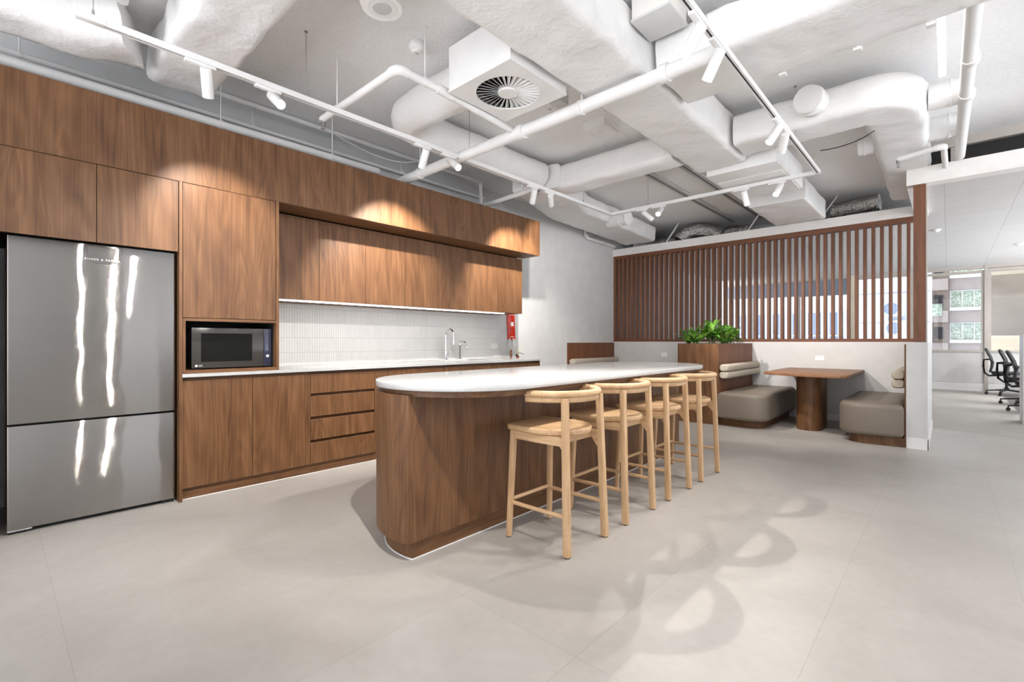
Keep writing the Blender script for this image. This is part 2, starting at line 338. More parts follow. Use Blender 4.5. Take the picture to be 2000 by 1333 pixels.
def spot(parent,loc,aim,watts,angle=70,blend=.7,radius=.035,col=(1,.955,.90)):
    l=bpy.data.lights.new('lamp_light','SPOT'); l.energy=watts; l.spot_size=R(angle); l.spot_blend=blend; l.shadow_soft_size=radius; l.color=col
    o=bpy.data.objects.new('lamp_light',l); C.objects.link(o); d=(Vector(aim)-Vector(loc)); o.rotation_euler=d.to_track_quat('-Z','Y').to_euler(); o.location=Vector(loc)-abs_loc(parent); o.parent=parent; return o

ZC=3.28; KX=-4.80; YB=8.15
# ---------------------------------------------------------------- setting
struct('floor',Box(-4.9,4.5,-3.4,8.28,-.1,0),'floor')
struct('floor_office',Box(-5.3,2.7,8.28,15.3,-.1,0.002),'carpet')
struct('ceiling',Box(-4.9,4.5,-3.4,9.7,ZC,ZC+.2),'spray')
struct('wall_left',Box(KX-.12,KX,-3.4,9.7,0,ZC),'wall')
struct('wall_left_office',Box(KX-.12,KX,9.7,13.9,0,2.84),'wall')
struct('wall_right',Box(4.4,4.5,2.2,6.2,0,.5).box(4.4,4.5,-3.4,2.2,0,ZC).box(4.4,4.5,6.2,6.9,0,ZC),'white_paint')  # unseen wall, its opening and sill shaped to steer daylight onto ceiling and kitchen
struct('wall_back',Box(KX,-.33,YB,YB+.15,0,1.127),'white_paint')
struct('wall_end',Box(-.33,-.157,6.57,YB+.15,0,1.127),'white_paint')
struct('baseboard_end',Box(-.325,-.150,6.562,6.57,0,.115).box(-.157,-.150,6.562,8.3,0,.115),'metal_white')
struct('baseboard_back',Box(-1.70,-.95,YB-.012,YB,0,.09),'metal_white')
struct('trim_beam',Box(KX,-.327,8.14,8.34,2.778,2.91),'cream')
struct('trim_fascia',Box(-.327,4.4,6.56,6.72,2.787,2.96).box(-.327,-.19,6.72,8.36,2.787,2.96),'cream')
struct('ceiling_office',Box(-.19,2.7,6.72,15.3,2.84,2.88).box(-5.3,-.19,8.34,15.3,2.84,2.88),'office_ceiling')
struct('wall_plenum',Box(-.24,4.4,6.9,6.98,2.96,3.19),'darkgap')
struct('trim_plenum',Box(-.24,4.4,6.84,6.9,3.19,ZC).box(-.24,-.16,6.84,6.9,2.9,3.19).box(.02,.06,6.86,6.9,2.9,3.19),'grey_frame')
struct('wall_plenum_back',Box(KX,-.24,9.6,9.7,2.88,ZC),'wall')
struct('trim_carpet',Box(-.15,2.7,8.26,8.29,0,.004),'grey_frame')

# kitchen joinery --------------------------------------------------------
XF=-3.995
k=thing('bulkhead','long timber bulkhead running above the kitchen under the ceiling pipes','bulkhead',(XF-.15,2.1,2.27))
MB().box(-4.301,XF,-.6,4.9,2.272,2.725).build('front_panel','wood',k)
Box(-4.300,XF-.002,-.6,4.898,2.268,2.2715).build('soffit','wood_h',k)
MB().box(KX+.003,-4.302,-.6,4.9,2.29,2.68).build('carcass','darkgap',k)
def doorX(y0,y1,z0,z1,x,par,mat='wood',name='door',g=.0016): return Box(x-.018,x,y0+g,y1-g,z0+g,z1-g,bev=.0012,seg=1).build(name,mat,par)
# fridge surround
t=thing('end_panel','tall timber end panel between fridge and microwave cabinet','panel',(-4.2,.893,0)); Box(KX+.02,-3.988,.884,.9035,0,2.267).build('board','wood',t)
t=thing('end_panel','tall timber end panel left of the fridge','panel',(-4.2,-.03,0)); Box(KX+.02,-3.988,-.04,-.02,0,2.267).build('board','wood',t)
t=thing('fridge_cabinet','two-door timber cupboard directly above the steel fridge','cabinet',(-4.2,.43,1.767))
Box(KX+.02,XF-.022,-.018,.882,1.775,2.262).build('carcass','darkgap',t)
doorX(-.018,.445,1.767,2.266,XF,t); doorX(.445,.882,1.767,2.266,XF,t)
# tall microwave cabinet
t=thing('microwave_cabinet','tall timber cabinet with one door above an open microwave niche','cabinet',(-4.2,1.22,.906))
doorX(.906,1.540,1.306,2.266,XF,t)
Box(KX+.02,XF-.020,.906,1.541,1.306,2.262).build('carcass','darkgap',t)
Box(KX+.02,-3.988,1.541,1.562,.906,2.267).build('side_panel','wood',t)
MB().box(-4.5,-3.99,.905,.923,.906,1.303).build('side_panel','wood',t)
MB().box(-4.5,-3.99,.923,1.541,1.284,1.304).build('niche_top','wood_h',t)
MB().box(-4.5,-3.99,.923,1.541,.906,.930).build('shelf','wood_h',t)
MB().box(-4.52,-4.5,.905,1.541,.906,1.304).box(-4.5,-4.01,.923,.925,.93,1.284).box(-4.5,-4.05,1.539,1.541,.93,1.284).box(-4.5,-4.02,.925,1.539,1.282,1.284).build('niche_lining','darkgap',t)
# overhead cupboards
XO=-4.30
ov=[(1.562,2.043,2.520,'two-door overhead timber cupboard beside the tall microwave cabinet'),(2.520,2.992,3.463,'two-door overhead timber cupboard above the middle of the tiled splashback'),(3.463,3.936,4.409,'two-door overhead timber cupboard directly above the tall mixer tap')]
for y0,ym,y1,lb in ov:
    t=thing('overhead_cabinet',lb,'cabinet',(-4.55,ym,1.511),'overhead kitchen cupboards')
    Box(KX+.012,XO-.019,y0+.001,y1-.001,1.5125,2.262).build('carcass','wood_h',t)
    doorX(y0,ym,1.511,2.258,XO,t); doorX(ym,y1,1.511,2.258,XO,t)
t=thing('overhead_cabinet','single-door overhead timber cupboard at the far end above the fire blanket','cabinet',(-4.55,4.65,1.511),'overhead kitchen cupboards')
Box(KX+.012,XO-.019,4.41,4.897,1.5125,2.262).build('carcass','wood_h',t); doorX(4.409,4.897,1.511,2.258,XO,t)
# under-cabinet strip
t=thing('under_cabinet_light','thin glowing LED strip under the overhead cupboards','light',(-4.34,3.0,1.5))
Box(-4.345,-4.302,1.566,4.55,1.500,1.511,bev=.001,seg=1).build('profile','metal_white',t)
Box(-4.342,-4.306,1.57,4.54,1.497,1.500).build('diffuser','led',t)
l=bpy.data.lights.new('lamp_light','AREA'); l.shape='RECTANGLE'; l.size=.03; l.size_y=2.95; l.energy=LED_W; l.color=(1,.95,.88)
lo=bpy.data.objects.new('lamp_light',l); C.objects.link(lo); lo.location=(-.02,.055,-.008); lo.parent=t; lo.rotation_euler=(0,R(22),0)
# splashback
tag(Box(KX+.001,KX+.010,1.562,4.985,.9055,1.5100).build('splashback','splash',origin=(KX,1.562,.9055)),'white vertical finger-tile splashback behind the kitchen bench','splashback')
# benchtop with cut-out
SX0,SX1,SY0,SY1=-4.62,-4.20,3.45,4.20
mb=MB().box(KX,SX0,.9035,4.912,.881,.9055).box(SX1,-3.988,.9035,4.912,.881,.9055).box(SX0,SX1,.9035,SY0,.881,.9055).box(SX0,SX1,SY1,4.912,.881,.9055)
tag(mb.build('benchtop','stone',origin=(-4.4,2.9,.881)),'long white stone kitchen benchtop with undermount sink','benchtop')
t=thing('sink','stainless undermount sink bowl in the kitchen benchtop','sink',(-4.41,3.825,.70))
g=.004
MB().box(SX0-g,SX0,SY0-g,SY1+g,.70,.880).box(SX1,SX1+g,SY0-g,SY1+g,.70,.880).box(SX0,SX1,SY0-g,SY0,.70,.880).box(SX0,SX1,SY1,SY1+g,.70,.880).box(SX0,SX1,SY0,SY1,.70,.704).build('bowl','steel',t)
MB().lathe((-4.41,3.825,.704),[(.04,0),(.045,.002),(.03,.004),(0,.003)]).build('drain','chrome',t)
# base units
XD=-4.005
def base(lb,y0,y1,fronts,carc_top=.876):
    t=thing('base_cabinet',lb,'cabinet',(-4.4,(y0+y1)/2,0),'kitchen base cupboards')
    Box(KX+.02,XD-.035,y0+.001,min(y1-.001,4.89),.062,carc_top).build('carcass','wood_dark',t)
    if carc_top<.8: Box(XD-.055,XD-.035,y0+.001,y1-.001,carc_top,.876).build('front_rail','wood_dark',t)
    for f in fronts: doorX(f[0],f[1],f[2],f[3],XD,t,name=f[4])
    Box(KX+.02,-4.043,y0,min(y1,4.892),0,.060).build('plinth','wood_h',t)
ZD0,ZD1=.086,.856
base('two-door base cupboard below the microwave next to the fridge',.9035,1.829,[(.9035,1.370,ZD0,ZD1,'door'),(1.370,1.829,ZD0,ZD1,'door')])
base('timber drawer unit of four drawers with shadow-line grips',1.829,2.443,[(1.829,2.443,a,b,'drawer') for a,b in ((.688,ZD1),(.490,.666),(.291,.467),(ZD0,.270))])
base('two-door base cupboard right of the drawer unit, mostly behind the island',2.443,3.264,[(2.443,2.854,ZD0,ZD1,'door'),(2.854,3.264,ZD0,ZD1,'door')])
base('two-door base cupboard under the sink and taps',3.264,4.293,[(3.264,3.777,ZD0,ZD1,'door'),(3.777,4.293,ZD0,ZD1,'door')],.66)
base('single-door base cupboard at the far right end of the bench',4.293,4.905,[(4.293,4.890,ZD0,ZD1,'door')])
t=thing('end_panel','timber end panel closing the far right end of the base cupboards','panel',(-4.4,4.9,0)); Box(KX+.02,-3.998,4.893,4.908,0,.880).build('board','wood',t)
struct('trim_plinth_bead',Box(-4.043,-4.037,.905,4.9,0,.005),'text_white')

# fridge ------------------------------------------------------------------
t=thing('refrigerator','stainless steel fridge with bottom freezer standing left of the kitchen','refrigerator',(-4.4,.461,0))
y0,y1=.048,.876
Box(KX+.05,-4.105,y0+.004,y1-.004,.03,1.755,bev=.006).build('body','black',t)
def fdoor(nm,z0,z1):
    poly=rrect(-4.10,-4.04,y0,y1,(0,.012,.012,0),5); return MB().prism(poly,z0,z1,.004,.004,2).build(nm,'brushed',t,40)
d1=fdoor('door',.648,1.762); d2=fdoor('freezer_door',.026,.637)
MB().prism(rrect(-4.16,-4.06,y1-.08,y1-.01,.01),0,.024).build('foot','rubber',t); MB().prism(rrect(-4.16,-4.06,y0+.01,y0+.08,.01),0,.024).build('foot','rubber',t)
Box(-4.10,-4.045,y0+.006,y0+.11,.015,.0255,bev=.003).build('hinge','steel',t)
pl=[]; 
bp=rrect(.405,.560,1.64,1.748,(.055,.045,.004,.004),8)
mb=MB(); a=[mb.bm.verts.new((-4.0399,p[0],p[1])) for p in bp]; b_=[mb.bm.verts.new((-4.0386,.4825+(p[0]-.4825)*.985,1.694+(p[1]-1.694)*.98)) for p in bp]
for i in range(len(bp)): mb.bm.faces.new((a[i],a[(i+1)%len(bp)],b_[(i+1)%len(bp)],b_[i]))
mb.bm.faces.new(b_); bd=mb.build('badge','brushed',d1)
text('lettering','FISHER & PAYKEL',.0165,(-4.0384,.480,1.664),FACE_X,'text_white',d1,spacing=1.45)

# microwave ----------------------------------------------------------------
t=thing('microwave','black microwave oven sitting in the timber niche','microwave',(-4.25,1.255,.931))
Box(-4.46,-4.083,.975,1.530,.937,1.238,bev=.004).build('body','black',t)
for y in (1.0,1.5):
    for x in (-4.42,-4.11): MB().lathe((x,y,.9305),[(.015,0),(.015,.007)]).build('foot','rubber',t)
dr=Box(-4.083,-4.060,.975,1.470,.938,1.238,bev=.003).build('door','mw',t)
Box(-4.0602,-4.0592,1.035,1.385,.985,1.198,bev=.0004,seg=1).build('window','mw2',dr)
cp=Box(-4.083,-4.060,1.4715,1.530,.938,1.238,bev=.003).build('control_panel','mw3',t)
MB().lathe((-4.0598,1.5,1.02),[(.012,0),(.012,.001),(0,.001)],(1,0,0)).build('button','greyplastic',cp)
MB().lathe((-4.0598,1.005,.957),[(.0085,0),(.0085,.0012),(.006,.0013),(0,.0013)],(1,0,0)).build('logo','text_white',dr)
text('lettering','LG',.019,(-4.0594,1.032,.957),FACE_X,'text_white',dr)

# taps -----------------------------------------------------------------------
t=thing('mixer_tap','tall chrome gooseneck mixer tap behind the sink','tap',(-4.70,3.88,.9055))
bx,by,bz=-4.70,3.88,.9055
MB().lathe((bx,by,bz),[(.028,0),(.028,.006),(.022,.008),(.022,.115),(.014,.12)]).build('base','chrome',t)
pth=[(bx,by,bz+.11),(bx,by,bz+.30)]+[(bx+.075-.075*math.cos(R(a)),by,bz+.30+.085*math.sin(R(a))) for a in range(15,181,15)]+[(bx+.15,by,bz+.27)]
MB().tube(pth,.0115,14).build('spout','chrome',t)
MB().lathe((bx+.15,by,bz+.275),[(.015,0),(.016,-.085),(.012,-.087)]).build('spray_head','chrome',t)
hh=MB().lathe((bx,by+.02,bz+.062),[(.019,0),(.019,.045),(.013,.05),(0,.05)],(0,1,0)).tube([(bx,by+.055,bz+.07),(bx-.005,by+.075,bz+.125)],.003,8).build('handle','chrome',t)
t=thing('filter_tap','short chrome filtered-water tap with side lever','tap',(-4.70,4.12,.9055))
by=4.12
MB().lathe((bx,by,bz),[(.024,0),(.024,.005),(.018,.007),(.018,.16),(.02,.165),(.02,.19)]).build('base','chrome',t)
MB().tube([(bx,by,bz+.185),(bx,by,bz+.215),(bx+.025,by,bz+.232),(bx+.09,by-.0,bz+.222),(bx+.105,by,bz+.205)],.010,12).build('spout','chrome',t)
MB().tube([(bx,by+.01,bz+.165),(bx+.01,by+.07,bz+.16)],.006,10).lathe((bx+.01,by+.07,bz+.16),[(.006,0),(.017,.012),(.017,.03),(0,.032)],(.2,1,-.05)).build('lever','chrome',t)

# power outlets ---------------------------------------------------------------
def outlet(lb,y,z,wall_x=None,x=None,yy=None):
    if wall_x is not None:
        t=thing('power_outlet',lb,'power outlet',(wall_x,y,z)); f=lambda a0,a1,d0,d1,z0,z1: Box(wall_x+d0,wall_x+d1,y+a0,y+a1,z+z0,z+z1,bev=.001,seg=1)
    else:
        t=thing('power_outlet',lb,'power outlet',(x,yy,z)); f=lambda a0,a1,d0,d1,z0,z1: Box(x+a0,x+a1,yy-d1,yy-d0,z+z0,z+z1,bev=.001,seg=1)
    f(-.058,.058,0,.009,-.036,.036).build('faceplate','plastic',t)
    for s in (-1,1):
        f(s*.033-.008,s*.033+.008,.009,.013,.010,.024).build('switch','plastic',t)
        mb=f(s*.033-.009,s*.033-.006,.0088,.0094,-.014,-.004); mb2=f(s*.033+.006,s*.033+.009,.0088,.0094,-.014,-.004)
        me=bpy.data.meshes.new('x'); mb2.bm.to_mesh(me); mb.bm.from_mesh(me); bpy.data.meshes.remove(me); mb.build('socket','greyplastic',t)
    f(-.006,.006,.0088,.0096,.012,.022).build('usb_port','greyplastic',t)
outlet('white power point on the tiled splashback right of the taps',4.845,1.066,wall_x=KX+.010)
outlet('white power point on the low wall left of the planter',None,.897,x=-3.76,yy=YB)
outlet('white power point on the low wall above the booth table',None,.892,x=-1.38,yy=YB)

# fire blanket and extinguisher ------------------------------------------------
t=thing('fire_blanket','red fire blanket pouch hung on the wall at the end of the splashback','fire blanket',(-4.78,5.19,1.15))
mb=MB(); N=10; rows=16
def fb(u,v,front):
    yy=5.11+.155*u+.02*(1-v)*1; zz=1.165+.385*v; d=.012+.014*math.sin(PI*u)*(.4+.6*math.sin(PI*v))+.004*noise.noise(Vector((u*4,v*6,1)))
    return (KX+(.012+d if front else .010),yy,zz)
vs=[[mb.bm.verts.new(fb(i/N,j/rows,True)) for i in range(N+1)] for j in range(rows+1)]; bs=[[mb.bm.verts.new(fb(i/N,j/rows,False)) for i in range(N+1)] for j in range(rows+1)]
for j in range(rows):
    for i in range(N):
        mb.bm.faces.new((vs[j][i],vs[j][i+1],vs[j+1][i+1],vs[j+1][i])); mb.bm.faces.new((bs[j][i+1],bs[j][i],bs[j+1][i],bs[j+1][i+1]))
    mb.bm.faces.new((vs[j][0],vs[j+1][0],bs[j+1][0],bs[j][0])); mb.bm.faces.new((vs[j][N],bs[j][N],bs[j+1][N],vs[j+1][N]))
for i in range(N): mb.bm.faces.new((vs[0][i],bs[0][i],bs[0][i+1],vs[0][i+1])); mb.bm.faces.new((vs[rows][i],vs[rows][i+1],bs[rows][i+1],bs[rows][i]))
pch=mb.build('pouch','red',t,60)
text('lettering','FIRE BLANKET',.0185,(KX+.043,5.188,1.52),FACE_X,'text_white',pch)
MB().lathe((KX+.014,5.19,1.55),[(.012,0),(.012,.01),(0,.011)],(1,0,0)).build('hook','plastic',t)
for dy,sw in ((5.155,-.03),(5.235,.0)):
    MB().sweep([(KX+.03,dy,1.18),(KX+.034,dy+sw*.5,1.12),(KX+.036,dy+sw,1.06)],[(.012,-.0015),(.012,.0015),(-.012,.0015),(-.012,-.0015)],up=(1,0,0)).build('pull_strap','plastic',t)
Box(KX+.0395,KX+.0410,5.165,5.225,1.36,1.42,bev=.0004,seg=1).build('pictogram','text_white',pch); Box(KX+.036,KX+.0375,5.15,5.235,1.20,1.207).build('print_line','text_white',pch)
t=thing('fire_extinguisher','fire extinguisher with yellow tag hung on the wall past the bench end','fire extinguisher',(-4.70,5.25,.42))
MB().lathe((-4.70,5.25,.42),[(.06,0),(.07,.012),(.07,.40),(.055,.44),(.025,.46),(.022,.475)]).build('cylinder','extred',t)
MB().lathe((-4.70,5.25,.892),[(.018,0),(.022,.008),(.022,.03),(.014,.036),(.014,.05)]).build('valve','copper',t)
MB().sweep([(-4.70,5.24,.935),(-4.68,5.20,.945),(-4.65,5.165,.915)],[(.009,-.003),(.009,.003),(-.009,.003),(-.009,-.003)]).sweep([(-4.70,5.25,.955),(-4.69,5.29,.965),(-4.66,5.345,.94)],[(.009,-.003),(.009,.003),(-.009,.003),(-.009,-.003)]).build('handle','black',t)
MB().sweep([(-4.70,5.25,.96),(-4.685,5.265,.99),(-4.66,5.30,.985)],[(.022,-.002),(.022,.002),(-.022,.002),(-.022,-.002)]).build('tag','yellow',t)
Box(-4.795,-4.78,5.185,5.215,.80,1.01,bev=.002).box(-4.795,-4.765,5.20,5.30,.80,.83).build('bracket','copper',t)

# ---------------------------------------------------------------- island
IX,IR,IY0,IY1=-2.1585,.5206,1.9317,4.2496
def stad(r,xc=IX,y0=IY0,y1=IY1,cut=None,n=48):
    if cut is None: return arc(xc,y0,r,180,360,n)+arc(xc,y1,r,0,180,n)
    a=math.degrees(math.acos(min(1,(cut-xc)/r))); 
    return arc(xc,y0,r,180,360-a,n)+arc(xc,y1,r,a,180,n)
t=thing('kitchen_island','long timber island bench with rounded ends under a white stone top','island bench',(IX,3.09,0))
MB().prism(stad(IR),.8865,.9186,.003,.003,2).build('top','stone',t,25)
MB().prism(stad(IR-.038),.853,.8863).build('top_support','wood_h',t)
MB().prism(stad(IR-.004,cut=-2.035),.095,.861,.001,.001,1).build('base','wood',t,25)
MB().prism(stad(IR-.055,cut=-2.058),0,.095).build('plinth','wood_h',t,25)
st=MB(); 
poly=stad(IR-.050,cut=-2.053); inn=stad(IR-.0548,cut=-2.0578)
bmv=[st.bm.verts.new((p[0],p[1],.0045)) for p in poly]; bmi=[st.bm.verts.new((p[0],p[1],.0045)) for p in inn]; bml=[st.bm.verts.new((p[0],p[1],.0002)) for p in poly]
for i in range(len(poly)):
    j=(i+1)%len(poly); st.bm.faces.new((bmv[i],bmv[j],bmi[j],bmi[i])); st.bm.faces.new((bml[i],bml[j],bmv[j],bmv[i]))
st.build('sealant_bead','text_white',t)

# ---------------------------------------------------------------- stools
def make_stool():
    t=thing('bar_stool','','stool',(-1.68,2.223,0),'ash bar stools along the island')
    X0,Y0=-1.68,2.223
    def P(x,y,z): return (X0+x,Y0+y,z)
    # seat: D shape, straight front towards the island (-x)
    half=[]
    for i in range(13):
        a=PI/2*i/12; half.append((.225*math.sin(PI/2-a)**.9 if i<12 else 0,.0))
    pl=arc(-.195,-.145,.05,180,270,6)+[(-.10,-.203),(-.02,-.207),(.05,-.196),(.11,-.166),(.16,-.118),(.193,-.06),(.203,0)]
    full=pl+[(x,-y) for x,y in reversed(pl[:-1])]
    full=[P(x,y,0)[:2] for x,y in full]
    MB().prism(full,.622,.657,.010,.012,3).build('seat','ash_x',t,40)
    # legs
    def leg(sx,sy,xf,yf,xt,yt,zt,r0,r1):
        sec=[(max(-1,min(1,1.22*math.cos(2*PI*i/16))),max(-1,min(1,1.22*math.sin(2*PI*i/16)))) for i in range(16)]
        n=8; path=[(X0+xf+(xt-xf)*i/n,Y0+sy*(yf+(yt-yf)*i/n),.006+(zt-.006)*i/n) for i in range(n+1)]
        lg=MB().sweep(path,[(a*r0*.94,b*r0*.94) for a,b in sec],up=(1,0,0),scales=[1+(r1/r0-1)*i/n for i in range(n+1)]).build('leg','ash',t,40)
        MB().lathe((X0+xf,Y0+sy*yf,0),[(r0*.8,0),(r0*.85,.0065)],seg=16).build('glide','rubber',lg)
    for sy in (-1,1):
        leg(-1,sy,-.208,.19,-.186,.172,.622,.0155,.0185)
        leg(1,sy,.205,.186,.178,.168,.835,.0205,.0195)
    # seat rails
    for sy in (-1,1):
        MB().sweep([P(-.186,sy*.170,.598),P(-.02,sy*.178,.598),P(.183,sy*.169,.598)],rsec(.022,.047,.004)).build('apron','ash_x',t,40)
        g=MB(); a=[P(.10,sy*.150,.622),P(.175,sy*.150,.622),P(.175,sy*.150,.53)]; bb=[(x,y+sy*.018,z) for x,y,z in a]
        A=[g.bm.verts.new(p) for p in a]; B=[g.bm.verts.new(p) for p in bb]; g.bm.faces.new(A); g.bm.faces.new(B[::-1])
        for i in range(3): g.bm.faces.new((A[i],A[(i+1)%3],B[(i+1)%3],B[i]))
        g.build('bracket','ash_x',t)
    MB().sweep([P(-.186,-.165,.600),P(-.186,.165,.600)],rsec(.022,.04,.004)).build('apron','ash_y',t,40)
    MB().sweep([P(.12,-.165,.598),P(.12,.165,.598)],rsec(.022,.044,.004)).build('apron','ash_y',t,40)
    # stretchers
    for sy in (-1,1): MB().tube([P(-.20,sy*.185,.205),P(.20,sy*.181,.205)],.0115,12).build('stretcher','ash_x',t)
    MB().tube([P(-.20,-.185,.218),P(-.20,.185,.218)],.0115,12).build('stretcher','ash_y',t)
    # backrest: shallow C opening to the island
    pts=[(X0-.075+.305*math.cos(R(a)),Y0+.275*math.sin(R(a)),.8545) for a in range(-78,79,4)]
    sec=[(.021*math.cos(R(a)),.019*math.sin(R(a))) for a in range(0,360,24)]
    sc=[1]*len(pts); sc[0]=sc[-1]=.82
    br=MB().sweep(pts,sec,scales=sc).build('backrest','ash_y',t,50)
    pts2=[(X0-.075+.298*math.cos(R(a)),Y0+.268*math.sin(R(a)),.826) for a in range(-78,79,4)]
    MB().sweep(pts2,rsec(.026,.036,.011,3)).build('lower_rail','ash_y',br,50)
    return t
stool=make_stool()
sl=['pale ash bar stool nearest the camera, first from the curved end of the island','second pale ash bar stool from the camera along the island','third pale ash bar stool from the camera along the island','farthest pale ash bar stool, at the planter end of the island']
for i in range(4):
    s=stool if i==0 else copy_tree(stool)
    s.location=(-1.68,2.223+.6125*i,0); s['label']=sl[i]

# ---------------------------------------------------------------- booths
t=thing('planter_box','tall timber planter box full of green plants between the two booths','planter',(-2.575,7.38,0))
x0,x1,ya,yb=-2.858,-2.292,6.632,YB-.002
Box(x0,x1,ya,ya+.018,0,1.105).build('front_panel','wood',t)
Box(x1-.018,x1,ya+.018,yb,0,1.105).build('side_panel','slat',t); Box(x0,x0+.018,ya+.018,yb,0,1.105).build('side_panel','wood',t)
Box(x0+.018,x1-.018,ya+.018,yb,.98,1.03).build('soil','soil',t)
# plants
def leaf(bm,base,d,L,W,droop,roll):
    d=Vector(d).normalized(); side=d.cross(Vector((0,0,1)))
    side=side.normalized() if side.length>.05 else Vector((1,0,0))
    side=(Matrix.Rotation(roll,3,d)@side); n=7; prev=None
    for i in range(n+1):
        u=i/n; p=Vector(base)+d*L*u+Vector((0,0,-droop*L*u*u)); wd=W*math.sin(PI*min(1,u**.8*.96+.03))**.75*(1-.25*u)
        up=side.cross(d).normalized(); a=bm.verts.new(p+side*wd/2+up*wd*.16); c=bm.verts.new(p-up*.0); e=bm.verts.new(p-side*wd/2+up*wd*.16)
        if prev: bm.faces.new((prev[0],prev[1],c,a)); bm.faces.new((prev[1],prev[2],e,c))
        prev=(a,c,e)
def plant(lb,x,y,h,spread,nst,seed,xl=9):
    rnd=random.Random(seed); t=thing('leafy_plant',lb,'plant',(x,y,1.03),'plants in the planter box'); fm=MB(); sm=MB()
    for k in range(nst):
        a=2*PI*k/nst+rnd.uniform(-.5,.5); rr=spread*rnd.uniform(.1,.9); hh=h*rnd.uniform(.55,1.0)*(1-.35*rr/spread)
        b=Vector((x+.25*rr*math.cos(a),y+.25*rr*math.sin(a),1.03)); e=Vector((x+rr*math.cos(a),y+rr*math.sin(a),1.03+hh*.8))
        sm.tube([b,(b+e)/2+Vector((0,0,.03)),e],.005,6)
        for q in range(7):
            la=2*PI*q/6+rnd.uniform(-.5,.5)+k; up=rnd.uniform(.35,1.5) if q<5 else 2.2
            st=b.lerp(e,rnd.uniform(.55,1)) if q<5 else e
            leaf(fm.bm,st,(math.cos(la),math.sin(la),up),rnd.uniform(.17,.28),rnd.uniform(.05,.078),rnd.uniform(.1,.5),rnd.uniform(-.6,.6))
    o=fm.build('foliage','leaf',t,60); sm.build('stem','stem',t)
    for p in o.data.polygons: p.use_smooth=True
plant('low leafy green plant at the front left corner of the planter',-2.72,6.86,.28,.16,8,1)
plant('tall bushy green plant in the front middle of the planter',-2.48,7.00,.44,.19,11,2)
plant('dark leafy green plant at the front right edge of the planter',-2.42,7.30,.36,.17,9,3)
plant('leafy green plant in the back half of the planter nearest the slatted screen',-2.56,7.72,.34,.20,9,4)

def bolster(lb,x0,x1,ya,yb,z0,z1,grp):
    c=((x0+x1)/2,(z0+z1)/2); sec=[]
    w,h=(x1-x0)/2,(z1-z0)/2
    sec=rrect(-w,w,-h,h,min(w,h)*.78,6)
    n=14; pth=[]; sc=[]
    for i in range(n+1):
        u=i/n; pth.append((c[0],ya+(yb-ya)*u,c[1])); sc.append(1)
    e=[0,.012,.03,.06]; es=[.72,.88,.96,1]
    pth=[(c[0],ya+d,c[1]) for d in e]+[(c[0],ya+.06+(yb-ya-.12)*i/6,c[1]) for i in range(1,6)]+[(c[0],yb-d,c[1]) for d in reversed(e)]
    sc=es+[1]*5+list(reversed(es))
    return tag(MB().sweep(pth,sec,scales=sc).build('bolster_cushion','fabric',origin=(c[0],(ya+yb)/2,z0),smooth=50),lb,'cushion',grp)
gb='bolster cushions of the booths'
bolster('upper oatmeal bolster cushion on the right side of the planter',-2.292,-2.165,6.64,8.13,.7255,.824,gb)
bolster('lower oatmeal bolster cushion on the right side of the planter',-2.292,-2.165,6.64,8.13,.628,.7245,gb)
bolster('upper oatmeal bolster cushion at the far right booth panel',-.468,-.3455,6.75,8.13,.712,.805,gb)
bolster('lower oatmeal bolster cushion at the far right booth panel',-.468,-.3455,6.75,8.13,.615,.711,gb)
bolster('oatmeal bolster cushion on the left booth panel just above the island top',-4.778,-4.655,6.64,8.13,.735,.835,gb)
bolster('lower oatmeal bolster cushion on the left booth panel, behind the island',-4.778,-4.655,6.64,8.13,.635,.734,gb)
t=thing('booth_back_panel','timber back panel of the left booth fixed to the grey kitchen wall','panel',(KX+.01,7.38,0)); Box(KX+.001,KX+.021,6.622,YB-.003,0,1.11).build('board','slat',t)
t=thing('booth_back_panel','narrow timber back panel of the right booth against the white end wall','panel',(-.335,7.36,0)); Box(-.3455,-.3305,6.585,YB-.003,0,1.105).build('board','slat',t)
def seat(lb,x0,x1,flip,yf=6.56):
    t=thing('booth_bench',lb,'bench',((x0+x1)/2,7.35,0),'taupe booth benches')
    def outline(a,b,y0,y1,r,bul):
        # rounded free front corner, gently bowed front
        pts=[]
        if not flip:
            pts=[(a,y1),(a,y0+.03)]; n=8
            for i in range(n): u=i/n; pts.append((a+(b-r-a)*u+.0,y0+.03-bul*math.sin(PI*u*.5+0)))
            pts+=arc(b-r,y0+.03-bul+r,r,270,360,8); pts+=[(b,y1-.0)]
        else:
            pts=[(a,y1)]+arc(a+r,y0+.03-bul+r,r,180,270,8)
            n=8
            for i in range(1,n+1): u=i/n; pts.append((a+r+(b-a-r)*u,y0+.03-bul*math.cos(PI*u*.5)))
            pts+=[(b,y1)]
        return pts
    def dense(pl):
        out=[]
        for p,q in zip(pl,pl[1:]+pl[:1]):
            d=math.hypot(q[0]-p[0],q[1]-p[1])
            if d<1e-4: continue
            out.append(p)
            m=int(d/.12)
            for i in range(1,m+1): out.append((p[0]+(q[0]-p[0])*i/(m+1),p[1]+(q[1]-p[1])*i/(m+1)))
        return out
    MB().prism(dense(outline(x0,x1,yf,YB-.012,.20,.04)),.100,.455,.055,.05,6).build('cushion','vinyl',t,60)
    if not flip: pl=outline(x0,x1-.085,yf+.10,YB-.016,.16,.02)
    else: pl=outline(x0+.085,x1,yf+.06,YB-.016,.16,.02)
    MB().prism(pl,0,.0995).build('plinth','wood',t,30)
seat('taupe vinyl booth bench beside the planter, left of the table',-2.2915,-1.690,False)
seat('taupe vinyl booth bench at the right end, against the end panel',-.935,-.3460,True,6.50)
seat('taupe vinyl booth bench of the left booth, mostly hidden behind the island',KX+.0215,-4.18,False)
